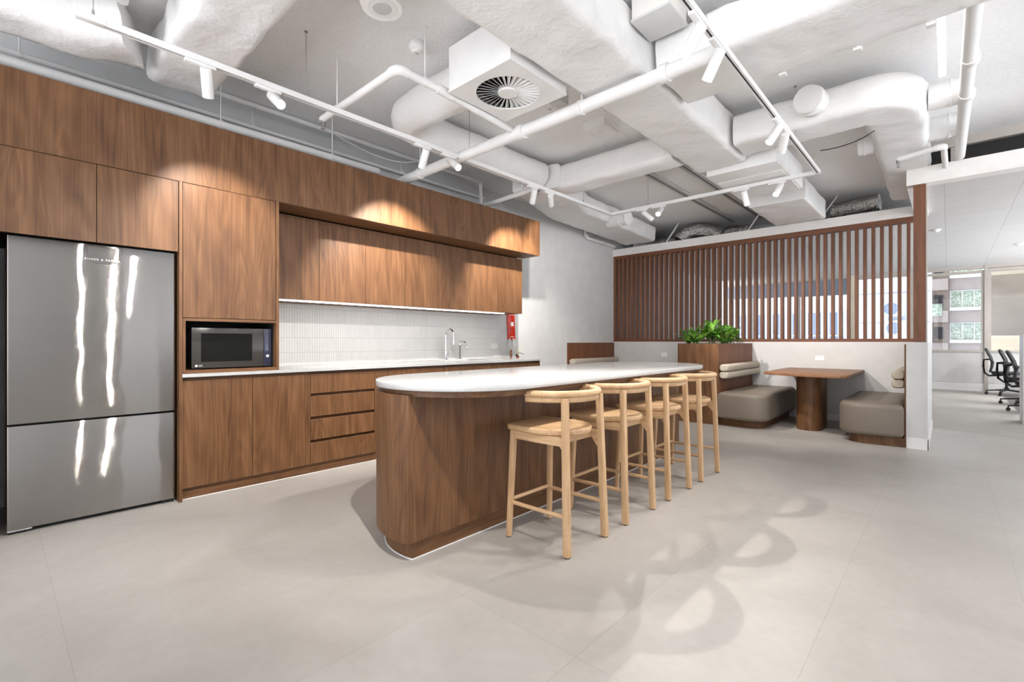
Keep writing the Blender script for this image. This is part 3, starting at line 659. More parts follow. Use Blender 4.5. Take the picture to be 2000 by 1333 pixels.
t=thing('booth_table','small timber booth table with one round pedestal','table',(-1.33,7.3,0))
pts=[(-1.775,8.135),(-1.775,6.80)]
for i in range(1,16): u=i/15; pts.append(((1-u)**2*-1.775+2*u*(1-u)*-1.50+u*u*-.995,(1-u)**2*6.80+2*u*(1-u)*6.545+u*u*6.54))
cx=-.995
pts+=arc(cx,6.54+.14,.14,270,360,7); pts+=[(-.855,8.135)]
pts2=[]
for p in pts:
    if not pts2 or math.hypot(p[0]-pts2[-1][0],p[1]-pts2[-1][1])>1e-4: pts2.append(p)
MB().prism(pts2,.709,.742,.003,.003,2).build('table_top','table',t,30)
MB().prism(arc(-1.326,7.135,.143,180,360,20)+arc(-1.326,7.45,.143,0,180,20),0,.7088).build('pedestal','wood',t,25)

# ---------------------------------------------------------------- slatted screen and post
t=thing('slatted_screen','tall red-brown timber slat screen standing on the low back wall','screen',(-2.55,8.22,1.127))
ys0,ys1=8.160,8.272
Box(KX+.002,-.272,ys0-.003,ys1,1.128,1.172).build('bottom_rail','slat_h',t); Box(KX+.002,-.272,ys0-.003,ys1,2.712,2.776).build('top_rail','slat_h',t)
Box(KX+.002,KX+.05,ys0-.002,ys1,1.173,2.711).build('side_post','slat',t)
s0=Box(-.386-.0185,-.386+.0185,ys0,ys1,1.1725,2.7115,bev=.002,seg=1).build('slat','slat',t)
for i in range(1,47):
    c=s0.copy(); C.objects.link(c); c.parent=t; c.location=(-.0935*i,0,0)
t=thing('timber_post','square red-brown timber post on the white end wall beside the screen','post',(-.215,6.64,1.128))
Box(-.272,-.172,6.585,6.685,1.1285,2.787,bev=.002,seg=1).build('shaft','slat',t)
Box(-.1715,-.1600,6.60,6.67,1.1285,2.787).build('metal_edge','grey_frame',t)  # pale strip added so the post's side face looks lit

# ---------------------------------------------------------------- ceiling services
def wrap(name,lb,path,w,h,cat='duct',r=.05,amp=.012,mat='duct',grp=None,straps=()):
    p=[]
    for a,b in zip(path,path[1:]):
        a,b=Vector(a),Vector(b); n=max(1,int((b-a).length/.07))
        for i in range(n): p.append(a.lerp(b,i/n))
    p.append(Vector(path[-1]))
    t=thing(name,lb,cat,p[0],grp)
    sec=[]
    for q in rrect(-w/2,w/2,-h/2,h/2,r,4): sec.append(q)
    dense=[]
    for a,b in zip(sec,sec[1:]+sec[:1]):
        d=math.hypot(b[0]-a[0],b[1]-a[1]); m=int(d/.06); dense.append(a)
        for i in range(1,m+1): dense.append((a[0]+(b[0]-a[0])*i/(m+1),a[1]+(b[1]-a[1])*i/(m+1)))
    MB().sweep(p,dense,amp=amp).build('wrap',mat,t,50)
    for (x,y,z,ax) in straps:
        if ax=='y': mb=MB().sweep([(x-w/2-.01,y,ZC),(x-w/2-.012,y,z-h/2-.008),(x+w/2+.012,y,z-h/2-.008),(x+w/2+.01,y,ZC)],[(.012,-.001),(.012,.001),(-.012,.001),(-.012,-.001)],up=(0,1,0))
        else: mb=MB().tube([(x,y,z-h/2-.02),(x,y,ZC)],.004,6).box(x-.02,x+.02,y-.02,y+.02,z-h/2-.026,z-h/2-.010)
        mb.build('hanger','pipe',t)
    return t
def bend(p0,c,p1,n=6): return [tuple((1-u)**2*Vector(p0)+2*u*(1-u)*Vector(c)+u*u*Vector(p1)) for u in [i/n for i in range(n+1)]]
wrap('main_duct','wide white wrapped duct running overhead from the camera to the far end',[(-1.71,-.6,3.075),(-1.71,5.0,3.075)],.50,.345,straps=[(-1.47,2.95,3.075,'x')])
wrap('cross_duct','broad flat white wrapped duct crossing the upper right of the ceiling',[(-1.43,3.25,3.04),(.17,3.25,3.04)],.56,.27,straps=[(-.80,3.50,3.04,'x'),(-.40,3.50,3.04,'x'),(-.07,3.50,3.04,'x')])
wrap('elbow_duct','white wrapped duct with a right-angle elbow above the slatted screen',[(-1.43,4.70,3.045),(-.62,4.70,3.045)]+bend((-.55,4.70,3.045),(-.315,4.68,3.05),(-.315,5.05,3.06),8)+[(-.315,5.2,3.065),(-.36,8.0,3.115)],.40,.27,r=.06)
wrap('round_duct','round white wrapped duct bending away from the ceiling diffuser',[(-2.66,2.42,3.09),(-3.2,2.42,3.09)]+bend((-3.3,2.42,3.09),(-3.58,2.42,3.09),(-3.58,2.7,3.09),8)+[(-3.58,2.8,3.09),(-3.56,4.35,3.09)],.31,.31,r=.15)
wrap('side_duct','white wrapped duct running along the kitchen wall towards the screen',[(-3.62,4.36,3.07),(-3.75,4.8,3.07),(-4.05,5.6,3.08),(-4.2,8.05,3.08)],.62,.27)
wrap('branch_duct','white wrapped duct joining the kitchen-side duct to the main duct',[(-3.38,4.62,3.06),(-1.99,4.62,3.06)],.32,.28,r=.06)
wrap('crumpled_duct','crumpled white wrapped duct at the top left above the fridge',[(-3.95,-.5,3.09),(-3.9,.25,3.07),(-3.84,.45,3.06),(-3.78,.58,3.08)],.42,.30,r=.12,amp=.028,straps=())
wrap('crumpled_duct','slim white wrapped duct in the top left corner beside the track end',[(-3.37,-.5,3.12),(-3.29,.50,3.11)],.28,.22,r=.09,amp=.025)
wrap('box_duct','deep white wrapped box duct crossing the track at the top left',[(-4.15,.93,3.115),(-2.2,.93,3.115)],.40,.27,r=.05,amp=.02)
# spigots
def spigot(lb,c,ax,r=.1,L=.16):
    t=thing('duct_spigot',lb,'duct spigot',c,'capped round duct spigots')
    MB().lathe(c,[(r,0),(r,L*.62),(r*1.06,L*.64),(r*1.06,L*.7),(r*.99,L*.72),(r*.99,L),(0,L)],ax).build('collar','duct',t)
    MB().lathe(Vector(c)+Vector(ax)*(L*1.002),[(r*.93,0),(r*.93,.006),(0,.008)],ax).build('cap','pipe',t)
spigot('round white spigot on the near face of the elbow duct',(-.795,4.52,3.066),(-.1,-1,-.12),.105,.20)
spigot('round white spigot on the elbow duct nearest the linear light',(-.12,5.02,3.07),(1,.05,0),.10,.20)
spigot('round white spigot on the elbow duct, second behind the linear light',(-.13,5.75,3.06),(1,.05,0),.10,.20)
spigot('round white spigot on the left side of the elbow duct leg',(-.53,5.80,3.06),(-1,0,0),.085,.12)
spigot('round white spigot below the far corner of the lighting track',(-3.86,6.45,3.0),(1,-.15,-.05),.11,.34)
# fan coil unit
t=thing('fan_coil_unit','flat white ceiling air unit at the end of the main duct','air conditioner',(-1.52,5.55,2.83))
Box(-1.86,-1.20,5.03,6.12,2.85,3.10,bev=.006).build('casing','metal_white',t); Box(-1.84,-1.22,5.3,6.10,2.842,2.849,bev=.002,seg=1).build('access_panel','plastic',t)
t=wrap('plenum_box','cream square-ended duct box behind the far starburst spotlight',[(-1.62,6.75,3.03),(-1.62,8.05,3.03)],.66,.27,r=.03,amp=.006)
# silver flexible ducts above the beam
def flex(lb,pts,r,grp='silver flexible ducts'):
    p=[]
    for a,b in zip(pts,pts[1:]):
        a,b=Vector(a),Vector(b)
        n=max(2,int((b-a).length/.022))
        for i in range(n): p.append(a.lerp(b,i/n))
    p.append(Vector(pts[-1])); sc=[1+.045*(i%2)+.05*noise.noise(q*6) for i,q in enumerate(p)]
    return tag(MB().tube(p,[r*s for s in sc],20,amp=.006,nf=14).build('flexible_duct','silver',origin=p[0],smooth=20),lb,'duct',grp)
flex('silver flexible duct above the beam nearest the kitchen wall',[(-4.55,8.45,3.02),(-4.2,8.7,3.0)],.09)
flex('silver flexible duct above the beam below the bright left starburst',[(-4.2,8.80,3.06),(-3.80,8.78,3.04)],.10)
flex('large silver flexible duct arching above the beam in the middle left',bend((-3.62,8.5,2.98),(-3.45,8.6,3.28),(-3.0,8.75,3.02),10),.14)
flex('small silver flexible duct above the beam right of the arching one',[(-2.95,8.95,3.12),(-2.55,8.9,3.08)],.09)
flex('crinkled silver flexible duct above the beam next to the timber post',[(-1.30,8.62,3.11),(-1.1,8.60,3.115),(-.72,8.55,3.13)],.115)
t=thing('metal_tray','grey galvanised tray lying above the beam under the crinkled silver duct','tray',(-.85,8.5,2.92)); Box(-1.1,-.45,8.40,8.8,2.912,2.975,bev=.004,seg=1).build('trough','wall',t)
for i,(x,x2) in enumerate(((-3.85,-3.6),(-2.45,-2.2),(-1.45,-1.2))):
    t=thing('ceiling_strut',['sloping white strut above the beam left of the arching silver duct','sloping white strut above the beam right of the small silver duct','sloping white strut above the beam left of the crinkled silver duct'][i],'strut',(x,8.5,2.91),'sloping struts above the beam')
    MB().sweep([(x,8.37,2.91),(x2,8.40,ZC)],rsec(.035,.02,.003)).build('bar','pipe',t)
# diffuser
t=thing('ceiling_diffuser','square white swirl air diffuser box hanging from the ceiling','air diffuser',(-2.27,2.43,2.87))
dx0,dx1,dy0,dy1=-2.568,-1.978,2.142,2.730; dc=(-2.273,2.436); dz=2.872
MB().box(dx0+.004,dx0+.010,dy0+.004,dy1-.004,dz+.008,3.185).box(dx1-.010,dx1-.004,dy0+.004,dy1-.004,dz+.008,3.185).box(dx0+.01,dx1-.01,dy0+.004,dy0+.01,dz+.008,3.185).box(dx0+.01,dx1-.01,dy1-.01,dy1-.004,dz+.008,3.185).box(dx0+.01,dx1-.01,dy0+.01,dy1-.01,3.18,3.186).build('plenum','metal_white',t)
mb=MB(); N=72; Rr=.222
ring=[mb.bm.verts.new((dc[0]+Rr*math.cos(2*PI*i/N),dc[1]+Rr*math.sin(2*PI*i/N),dz)) for i in range(N)]
hw=(dx1-dx0)/2; hd=(dy1-dy0)/2
def sq(i):
    a=2*PI*i/N; c,s=math.cos(a),math.sin(a); k=1/max(abs(c)/hw,abs(s)/hd); return (dc[0]+c*k,dc[1]+s*k)
out=[mb.bm.verts.new((*sq(i),dz)) for i in range(N)]; ring2=[mb.bm.verts.new((v.co.x,v.co.y,dz+.012)) for v in ring]; out2=[mb.bm.verts.new((v.co.x,v.co.y,dz+.012)) for v in out]
for i in range(N):
    j=(i+1)%N; mb.bm.faces.new((ring[i],ring[j],out[j],out[i])); mb.bm.faces.new((ring[i],ring2[i],ring2[j],ring[j])); mb.bm.faces.new((out[i],out[j],out2[j],out2[i])); mb.bm.faces.new((ring2[i],out2[i],out2[j],ring2[j]))
mb.build('face_plate','metal_white',t)
Box(dx0+.03,dx1-.03,dy0+.03,dy1-.03,dz+.09,dz+.094).build('interior','darkgap',t)
MB().lathe((dc[0],dc[1],dz+.002),[(0,-.004),(.066,-.003),(.07,0),(.07,.03)],(0,0,1),40).build('hub','metal_white',t)
for i in range(32):
    a=2*PI*i/32; m=Matrix.Translation((dc[0]+.146*math.cos(a),dc[1]+.146*math.sin(a),dz+.014))@Matrix.Rotation(a,4,'Z')@Matrix.Rotation(R(-38),4,'X')
    mb=MB(); bmv=[]
    for (u,vv) in ((-.076,-.006),(.076,-.016),(.076,.016),(-.076,.006)):
        bmv.append((m@Vector((u,vv,-.0007)),m@Vector((u,vv,.0007))))
    A=[mb.bm.verts.new(p[0]) for p in bmv]; B=[mb.bm.verts.new(p[1]) for p in bmv]; mb.bm.faces.new(A[::-1]); mb.bm.faces.new(B)
    for q in range(4): mb.bm.faces.new((A[q],A[(q+1)%4],B[(q+1)%4],B[q]))
    mb.build('blade','metal_white',t)
# pipes
def pipe(lb,pts,r,extras=None,grp=None,name='ceiling_pipe',hang=()):
    t=thing(name,lb,'pipe',pts[0],grp); P=[]
    for i,p in enumerate(pts):
        if 0<i<len(pts)-1:
            a=(Vector(pts[i-1])-Vector(p)).normalized()*r*1.6; b=(Vector(pts[i+1])-Vector(p)).normalized()*r*1.6
            P+=bend(Vector(p)+a,p,Vector(p)+b,5)
        else: P.append(tuple(p))
    MB().tube(P,r,18).build('run','pipe',t,50)
    for i,p in enumerate(pts[1:-1]):
        a=(Vector(pts[i])-Vector(p)).normalized(); b=(Vector(pts[i+2])-Vector(p)).normalized()
        MB().tube([Vector(p)+a*r*2.6]+bend(Vector(p)+a*r*1.6,p,Vector(p)+b*r*1.6,5)+[Vector(p)+b*r*2.6],r*1.22,18).build('elbow','pipe',t,50)
    for q,ax in (extras or []):
        if ax=='head':
            h=MB().lathe(q,[(r*.8,.02),(r*.8,0),(.012,-.005),(.012,-.02),(.006,-.022),(.006,-.04),(.016,-.042),(.016,-.045),(0,-.046)],(0,0,1),14).build('sprinkler_head','copper' if False else 'wire',t)
        else: MB().lathe(Vector(q)-Vector(ax)*.03,[(r*1.25,0),(r*1.25,.06)],ax,18).build('coupling','pipe',t)
    for q in hang:
        MB().tube([Vector(q)+Vector((0,0,r)),(q[0],q[1],ZC-.0)],.005,6).lathe(q,[(r*1.18,-.01),(r*1.18,.01)],(Vector(pts[1])-Vector(pts[0])),16).build('hanger','pipe',t)
    return t
pipe('thick white sprinkler main crossing below the main duct',[(-4.78,2.90,2.815),(-.98,2.86,2.83)],.046,[((-2.53,2.877,2.826),(1,0,0)),((-1.32,2.864,2.83),(1,0,0))],hang=[(-1.95,2.87,2.826),(-3.9,2.89,2.82)])
pipe('white sprinkler branch pipe with an elbow left of the square diffuser',[(-3.66,1.765,2.90),(-2.62,1.765,2.90),(-2.615,2.15,2.895),(-2.61,2.85,2.85)],.027,[((-3.65,1.765,2.865),'head')],hang=[(-2.617,1.98,2.90),(-3.42,1.765,2.90)])
pipe('white sprinkler pipe reaching over the kitchen bulkhead near its far end',[(-3.35,4.10,2.85),(-4.3,4.14,2.83),(-4.7,4.15,2.83)],.026,[((-3.36,4.10,2.815),'head')],hang=[(-3.62,4.112,2.845)])
pipe('thick grey-white pipe lying just above the bulkhead top',[(-4.36,-.6,2.90),(-4.36,2.7,2.90)],.034,hang=[(-4.36,.0,2.90),(-4.36,1.25,2.90),(-4.36,2.2,2.90)])
pipe('thin white pipe on the kitchen wall above the thick bulkhead pipe',[(-4.68,-.6,3.10),(-4.68,4.55,3.09)],.018,hang=[(-4.68,.12,3.10),(-4.68,1.6,3.10),(-4.68,3.2,3.10)])
pipe('white pipe along the ceiling corner above the kitchen with a drop near its end',[(-4.55,.35,3.235),(-4.55,4.35,3.235),(-4.55,4.36,2.75)],.024,hang=[(-4.55,.72,3.235)])
pipe('white pipe stepping down the grey wall towards the screen corner',[(-4.757,7.16,3.0),(-4.757,7.16,2.985),(-4.757,8.13,2.97)],.026,[((-4.757,7.45,2.982),(0,1,0)),((-4.757,7.7,2.978),(0,1,0))])
pipe('vertical white pipe in the corner of the grey wall below the side duct',[(-4.757,7.12,3.25),(-4.757,7.12,2.99)],.024)
pipe('thick white pipe running along the ceiling at the far right',[(.135,-.5,2.98),(.085,6.5,2.98)],.040,[((.108,4.3,2.98),(0,1,0)),((.103,4.9,2.98),(0,1,0))])
pipe('short white sprinkler pipe beside the post above the fascia',[(-.36,5.92,2.90),(-.03,5.86,2.92),(-.03,5.90,2.70)][:2]+[(-.02,6.6,2.92)],.024,[((-.355,5.92,2.868),'head')])
# devices
def speaker(lb,c,r,h):
    t=thing('ceiling_speaker',lb,'speaker',c)
    MB().lathe(c,[(r*.82,h),(r,h*.75),(r,.02),(r*.92,0),(r*.66,0)],(0,0,1),36).build('housing','plastic',t)
    MB().lathe(Vector(c)-Vector((0,0,.003)),[(0,0),(r*.68,0),(r*.7,.004)],(0,0,1),36).build('bezel','metal_white',t); MB().lathe(Vector(c)-Vector((0,0,.006)),[(0,0),(r*.42,0),(r*.44,.003)],(0,0,1),36).build('grille','greyplastic',t)
    MB().tube([Vector(c)+Vector((0,0,h)),(c[0],c[1],ZC)],.01,8).build('mount','pipe',t)
speaker('round white ceiling speaker at the top centre above the smoke detector',(-2.43,1.53,3.08),.125,.14)
def detector(lb,c,r=.055,cat='smoke detector',zc=ZC):
    t=thing('smoke_detector' if 'smoke' in cat else 'motion_sensor',lb,cat,c)
    MB().lathe(c,[(0,0),(r*.55,.0),(r*.62,.012),(r*.9,.022),(r,.035),(r,.05),(r*.8,zc-c[2]-.001)],(0,0,1),28).build('housing','plastic',t); MB().lathe(c,[(0,-.004),(r*.25,-.003),(r*.3,.001)],(0,0,1),18).build('sensor','greyplastic',t)
detector('round white smoke detector on the sprayed ceiling left of the diffuser',(-2.80,2.05,3.20),.06)
detector('round white motion sensor on the ceiling beyond the diffuser',(-2.62,3.36,3.21),.06,'motion sensor')
detector('small white smoke detector on the office ceiling beside the post',(-.135,9.72,2.80),.06,'smoke detector',2.84)
detector('flat white smoke detector on the office ceiling at the right edge',(.93,12.1,2.80),.09,'smoke detector',2.84)
t=thing('emergency_light','square white emergency light fitting on the ceiling beside the main duct','light',(-2.53,4.05,3.2)); Box(-2.65,-2.41,3.92,4.18,3.205,ZC+.005,bev=.004).build('casing','plastic',t); MB().lathe((-2.53,4.05,3.203),[(0,-.004),(.03,-.002),(.035,.002)]).build('lens','metal_white',t)
t=thing('junction_box','grey-white junction box on the ceiling between main duct and cross duct','junction box',(-1.28,3.0,3.1)); Box(-1.44,-1.20,2.66,2.92,3.12,ZC+.005,bev=.006).build('box','cream',t); Box(-1.445,-1.195,2.655,2.925,3.105,3.12,bev=.003).build('lid','wall',t)
t=thing('junction_box','small grey bracket box hanging beside the motion sensor','junction box',(-2.45,3.3,3.2)); Box(-2.53,-2.42,3.24,3.36,3.18,ZC+.003,bev=.003).build('box','wall',t)
for i,(xa,lb) in enumerate(((-2.80,'cable tray on the far ceiling nearer the kitchen wall'),(-2.35,'cable tray on the far ceiling nearer the air unit'))):
    t=thing('cable_tray',lb,'cable tray',(xa,7.2,3.25),'cable trays on the far ceiling'); MB().box(xa-.05,xa+.05,5.6,8.9,3.262,3.266).box(xa-.05,xa-.047,5.6,8.9,3.245,3.262).box(xa+.047,xa+.05,5.6,8.9,3.245,3.262).build('channel','wall',t); MB().tube([(xa-.015,5.6,3.257),(xa-.02,7.2,3.256),(xa-.015,8.9,3.257)],.006,6).build('cable','text_dark',t)
tag(MB().tube(bend((-2.25,3.6,3.24),(-2.35,4.2,2.95),(-1.98,4.45,3.2),14),.004,6).build('loose_cable','pipe',origin=(-2.25,3.6,3.24)),'loose white cable drooping from the ceiling near the emergency light','cable')
tag(MB().tube(bend((-4.5,2.3,3.2),(-4.35,2.9,2.95),(-4.3,3.2,3.15),14),.005,6).build('loose_cable','pipe',origin=(-4.5,2.3,3.2)),'loose white cable looping above the bulkhead behind the track','cable')
tag(MB().tube(bend((-.85,5.05,2.86),(-.6,4.95,2.80),(-.45,4.95,2.89),8),.004,6).build('loose_cable','black',origin=(-.85,5.05,2.86)),'short black cable under the elbow duct beside the right track','cable')
# linear light
t=thing('linear_light','slim glowing linear light hung at the upper right beside the thick pipe','light',(-.03,3.95,3.09))
Box(-.055,-.010,3.1,4.74,3.10,3.16,bev=.002,seg=1).build('profile','metal_white',t); Box(-.048,-.017,3.3,4.735,3.092,3.0995).build('diffuser','led_tube',t)
MB().tube([(-.03,3.6,3.16),(-.03,3.6,ZC)],.003,6).build('hanger','wire',t); MB().tube([(-.03,4.5,3.16),(-.03,4.5,ZC)],.003,6).build('hanger','wire',t)
l=bpy.data.lights.new('lamp_light','AREA'); l.shape='RECTANGLE'; l.size=.03; l.size_y=1.4; l.energy=6; l.color=(1,.97,.93); lo=bpy.data.objects.new('lamp_light',l); C.objects.link(lo); lo.location=(-.0025,.06,-.004); lo.parent=t

# lighting track ---------------------------------------------------------------
ZT=2.79
t=thing('lighting_track','white suspended lighting track forming three sides of a rectangle','lighting track',(-3.27,.3,ZT))
tw=.018
def rail(x0,x1,y0,y1,a):
    if a=='y': MB().box(x0-tw,x0+tw,y0,y1,ZT+.006,ZT+.036).box(x0-tw,x0-.006,y0,y1,ZT,ZT+.006).box(x0+.006,x0+tw,y0,y1,ZT,ZT+.006).build('rail','metal_white',t); s=Box(x0-.006,x0+.006,y0,y1,ZT+.0045,ZT+.006)
    else: MB().box(x0,x1,y0-tw,y0+tw,ZT+.006,ZT+.036).box(x0,x1,y0-tw,y0-.006,ZT,ZT+.006).box(x0,x1,y0+.006,y0+tw,ZT,ZT+.006).build('rail','metal_white',t); s=Box(x0,x1,y0-.006,y0+.006,ZT+.0045,ZT+.006)
    s.build('slot','black',t)
TX0,TX1,TY=-3.268,-.945,5.50
rail(TX0,0,.40,TY-tw,'y'); rail(TX1,0,-.6,TY-tw,'y'); rail(TX0-tw,TX1+tw,TY,TY,'x')
Box(TX0-.02,TX0+.02,.28,.40,ZT,ZT+.036,bev=.003).build('feed_box','metal_white',t)
for (x,y) in ((TX0,1.46),(TX0,2.98),(TX0,4.85),(-2.75,TY),(TX1,2.55),(TX1,4.55),(TX0,.35)):
    MB().tube([(x,y,ZT+.036),(x,y,ZC)],.0022,6).lathe((x,y,ZT+.036),[(.006,0),(.007,.02),(.004,.035)],(0,0,1),10).lathe((x,y,ZC-.006),[(.012,0),(.012,.006)],(0,0,1),10).build('wire','wire',t)
MB().tube([(TX0,.3,ZT+.03),(TX0-.02,.22,ZT+.25),(TX0-.02,.2,ZC)],.004,6).build('cable','pipe',t)
heads=[ # label, position on track, axis, aim, watts, cone, lens mat
 ('white track spotlight pointing down in front of the fridge cupboards',(TX0,.86),'y',(-4.0,1.15,1.8),WASH_W*.8,72,'lens_dim'),
 ('white track spotlight with the big starburst near the kitchen, second along the track',(TX0,1.24),'y',(.2,1.5,.0),SPOT_W*1.0,64,'lens'),
 ('white track spotlight beside the thick sprinkler main, tilted to the cupboards',(TX0,2.48),'y',(-4.0,2.66,1.85),WASH_W*1.9,80,'lens_dim'),
 ('white track spotlight under the thick sprinkler main, lens shining at the island',(TX0,2.76),'y',(.15,2.5,.0),SPOT_W*1.9,66,'lens'),
 ('white track spotlight hanging before the bulkhead end, nearer of the pair',(TX0,3.92),'y',(-4.0,4.45,1.85),WASH_W*1.9,80,'lens_dim'),
 ('white track spotlight hanging before the bulkhead end, farther of the pair',(TX0,4.20),'y',(-4.8,6.4,1.6),WASH_W*.8,70,'lens_dim'),
 ('white track spotlight on the far rail nearest the kitchen corner',(-2.80,TY),'x',(-1.3,8.1,.7),SPOT_W*2.0,62,'lens_dim'),
 ('white track spotlight with the starburst at the left of the far rail',(-2.58,TY),'x',(-2.2,2.6,.6),SPOT_W*.65,86,'lens'),
 ('white track spotlight hanging plumb in the middle of the far rail',(-1.63,TY),'x',(-1.5,7.2,.3),WASH_W*.7,76,'lens_dim'),
 ('white track spotlight with the starburst below the far right track corner',(-1.28,TY),'x',(-1.8,3.2,.0),SPOT_W*.7,80,'lens'),
 ('white track spotlight with the small starburst on the right rail',(TX1,4.00),'y',(-2.0,2.4,.0),SPOT_W*.65,80,'lens'),
 ('white track spotlight on the right rail just behind the small starburst',(TX1,4.20),'y',(-2.3,7.2,.6),WASH_W,76,'lens_dim'),
 ('white track spotlight on the right rail nearest the camera, lens visible',(TX1,2.46),'y',(-2.7,2.1,.0),SPOT_W*.62,80,'lens'),
 ('white track spotlight on the right rail, second from the camera',(TX1,2.74),'y',(-2.7,3.2,.0),SPOT_W*.55,80,'lens_dim'),
 ('white track spotlight above the picture, mirrored as the left bright streak in the fridge',(TX1,.58),'y',(-4.0,.4,.8),SPOT_W*.4,56,'lens'),
 ('white track spotlight above the picture, mirrored as the right bright streak in the fridge',(TX1,1.0),'y',(-3.7,1.75,.3),SPOT_W*2.0,82,'lens'),
]
for i,(lb,(x,y),ax,aim,wt,cone,lm) in enumerate(heads):
    s=thing('track_spotlight',lb,'spotlight',(x,y,ZT),'track spotlights')
    if ax=='y': MB().box(x-.016,x+.016,y-.11,y+.05,ZT-.018,ZT-.0005,bev=.002).build('adapter','metal_white',s)
    else: MB().box(x-.11,x+.05,y-.016,y+.016,ZT-.018,ZT-.0005,bev=.002).build('adapter','metal_white',s)
    piv=Vector((x,y,ZT-.045)); d=(Vector(aim)-piv).normalized()
    MB().tube([(x,y,ZT-.018),(x,y,ZT-.04)],.007,10).build('stem','metal_white',s)
    a=piv-d*.025; L=.165; r=.031
    body=MB().lathe(a,[(0,0),(r*.9,0),(r,.004),(r,L),(r*.86,L),(r*.84,L-.012)],d,28)
    body.build('barrel','metal_white',s,40)
    MB().lathe(a+d*(L-.012),[(r*.83,0),(r*.83,.002),(0,.002)],d,28).build('lens',lm,s)
    spot(s,a+d*(L+.004),aim,wt,cone,.85 if lm=='lens' else .65,.02)

# ---------------------------------------------------------------- office beyond
WY=15.1
struct('wall_office',Box(-5.3,.60,WY,WY+.12,0.19,.883).box(.66,2.7,WY,WY+.12,.19,.883),'white_paint')
struct('baseboard_office',Box(-5.3,2.7,WY-.02,WY+.12,0,.185),'metal_white')
def window(n,x0,x1,z0,z1,sash=False):
    mb=MB().box(x0,x1,WY-.02,WY+.06,z0,z0+.05).box(x0,x1,WY-.02,WY+.06,z1-.06,z1).box(x0,x0+.05,WY-.02,WY+.06,z0+.05,z1-.06).box(x1-.05,x1,WY-.02,WY+.06,z0+.05,z1-.06)
    f=struct('window_%d'%n,mb,'grey_frame'); 
    p=Box(x0+.05,x1-.05,WY+.02,WY+.026,z0+.05,z1-.06).build('pane','glass',f); return f
xs=[-4.95,-4.27,-3.07,-1.87]
for i in range(3): window(i+1,xs[i],xs[i+1],.883,2.78)
window(4,-1.79,-.62,.883,2.78); window(5,-.62,.60,.883,2.74); window(6,.66,2.4,.883,2.76)
struct('trim_column',Box(-1.87,-1.79,WY-.06,WY+.06,.883,2.84),'room_cream'); struct('trim_mullion',Box(.60,.66,WY-.05,WY+.1,.0,2.84),'grey_frame')
struct('trim_head',Box(-5.3,2.4,WY-.04,WY+.1,2.78,2.84),'grey_frame'); struct('wall_office_left',Box(-5.3,-4.95,WY,WY+.12,.883,2.84),'white_paint')
struct('wall_office_right',Box(2.4,2.7,WY,WY+.12,.883,2.84),'white_paint')
for i,(a,b) in enumerate(((-4.94,-4.275),(-4.262,-3.078),(-3.062,-1.878))):
    t=thing('roller_blind',['rolled-down dark blind in the leftmost office window behind the slats','rolled-down dark blind in the second office window behind the slats','rolled-down dark blind in the third office window behind the slats'][i],'blind',((a+b)/2,WY-.05,2.42),'dark roller blinds')
    Box(a,b,WY-.052,WY-.048,2.40-.02*i,2.76).build('cloth','blind',t); Box(a,b,WY-.056,WY-.044,2.385-.02*i,2.40-.02*i).build('bottom_bar','wall',t)
# office furniture
def office_chair(lb,x,y,rz):
    t=thing('office_chair',lb,'chair',(0,0,0),'black office chairs')
    for k in range(5):
        a=2*PI*k/5+R(180); c,s=math.cos(a),math.sin(a)
        lg=MB().sweep([(.03*c,.03*s,.115),(.30*c,.30*s,.085)],rsec(.045,.032,.008),scales=[1,.7]).build('base_arm','chairblack',t)
        MB().lathe((.30*c-.018*s,.30*s+.018*c,.028),[(.02,-.014),(.028,-.012),(.028,.0),(.02,.002)],(-s,c,0),16).lathe((.30*c-.018*s,.30*s+.018*c,.028),[(.02,-.036),(.028,-.034),(.028,-.022),(.02,-.02)],(-s,c,0),16).tube([(.30*c,.30*s,.05),(.30*c,.30*s,.085)],.01,8).build('caster','black',lg)
    MB().lathe((0,0,.10),[(.04,0),(.04,.05),(.025,.06),(.025,.30),(.06,.31),(.06,.335)]).build('gas_lift','black',t)
    MB().prism(rrect(-.22,.24,-.23,.23,.09),.435,.495,.025,.015,4).build('seat','black',t)
    prof=[(-.235,.48),(-.215,.58),(-.205,.68),(-.235,.80),(-.285,.92),(-.305,.97)]
    for sy in (-1,1): MB().tube([(px,sy*(.205-.02*abs(i-2)),pz) for i,(px,pz) in enumerate(prof)],.019,10).build('back_frame','chairblack',t)
    mb=MB(); rows=[[mb.bm.verts.new((px+.03*(1-abs(u))*.6-.02,u*(.20-.02*abs(i-2)),pz)) for u in (-1,-.5,0,.5,1)] for i,(px,pz) in enumerate(prof)]
    rows2=[[mb.bm.verts.new(v.co-Vector((.006,0,0))) for v in r] for r in rows]
    for i in range(len(rows)-1):
        for j in range(4): mb.bm.faces.new((rows[i][j],rows[i][j+1],rows[i+1][j+1],rows[i+1][j])); mb.bm.faces.new((rows2[i][j+1],rows2[i][j],rows2[i+1][j],rows2[i+1][j+1]))
    mb.build('back_mesh','black',t); MB().tube([(-.30,-.17,.96),(-.31,0,.975),(-.30,.17,.96)],.019,10).build('top_rail','chairblack',t)
    MB().tube([(-.06,0,.42),(-.26,0,.40),(-.33,0,.46),(-.345,0,.60),(-.34,0,.74),(-.23,0,.75)],.019,10).build('back_support','black',t)
    for sy in (-1,1): MB().tube([(-.02,sy*.22,.43),(-.02,sy*.27,.47),(-.04,sy*.27,.66)],.016,8).box(-.14,.12,sy*.27-.035,sy*.27+.035,.66,.685,bev=.01).build('armrest','black',t)
    t.location=(x,y,.002); t.rotation_euler=(0,0,rz)
office_chair('black mesh office chair farthest away, in front of the office windows',.90,14.30,R(-4))
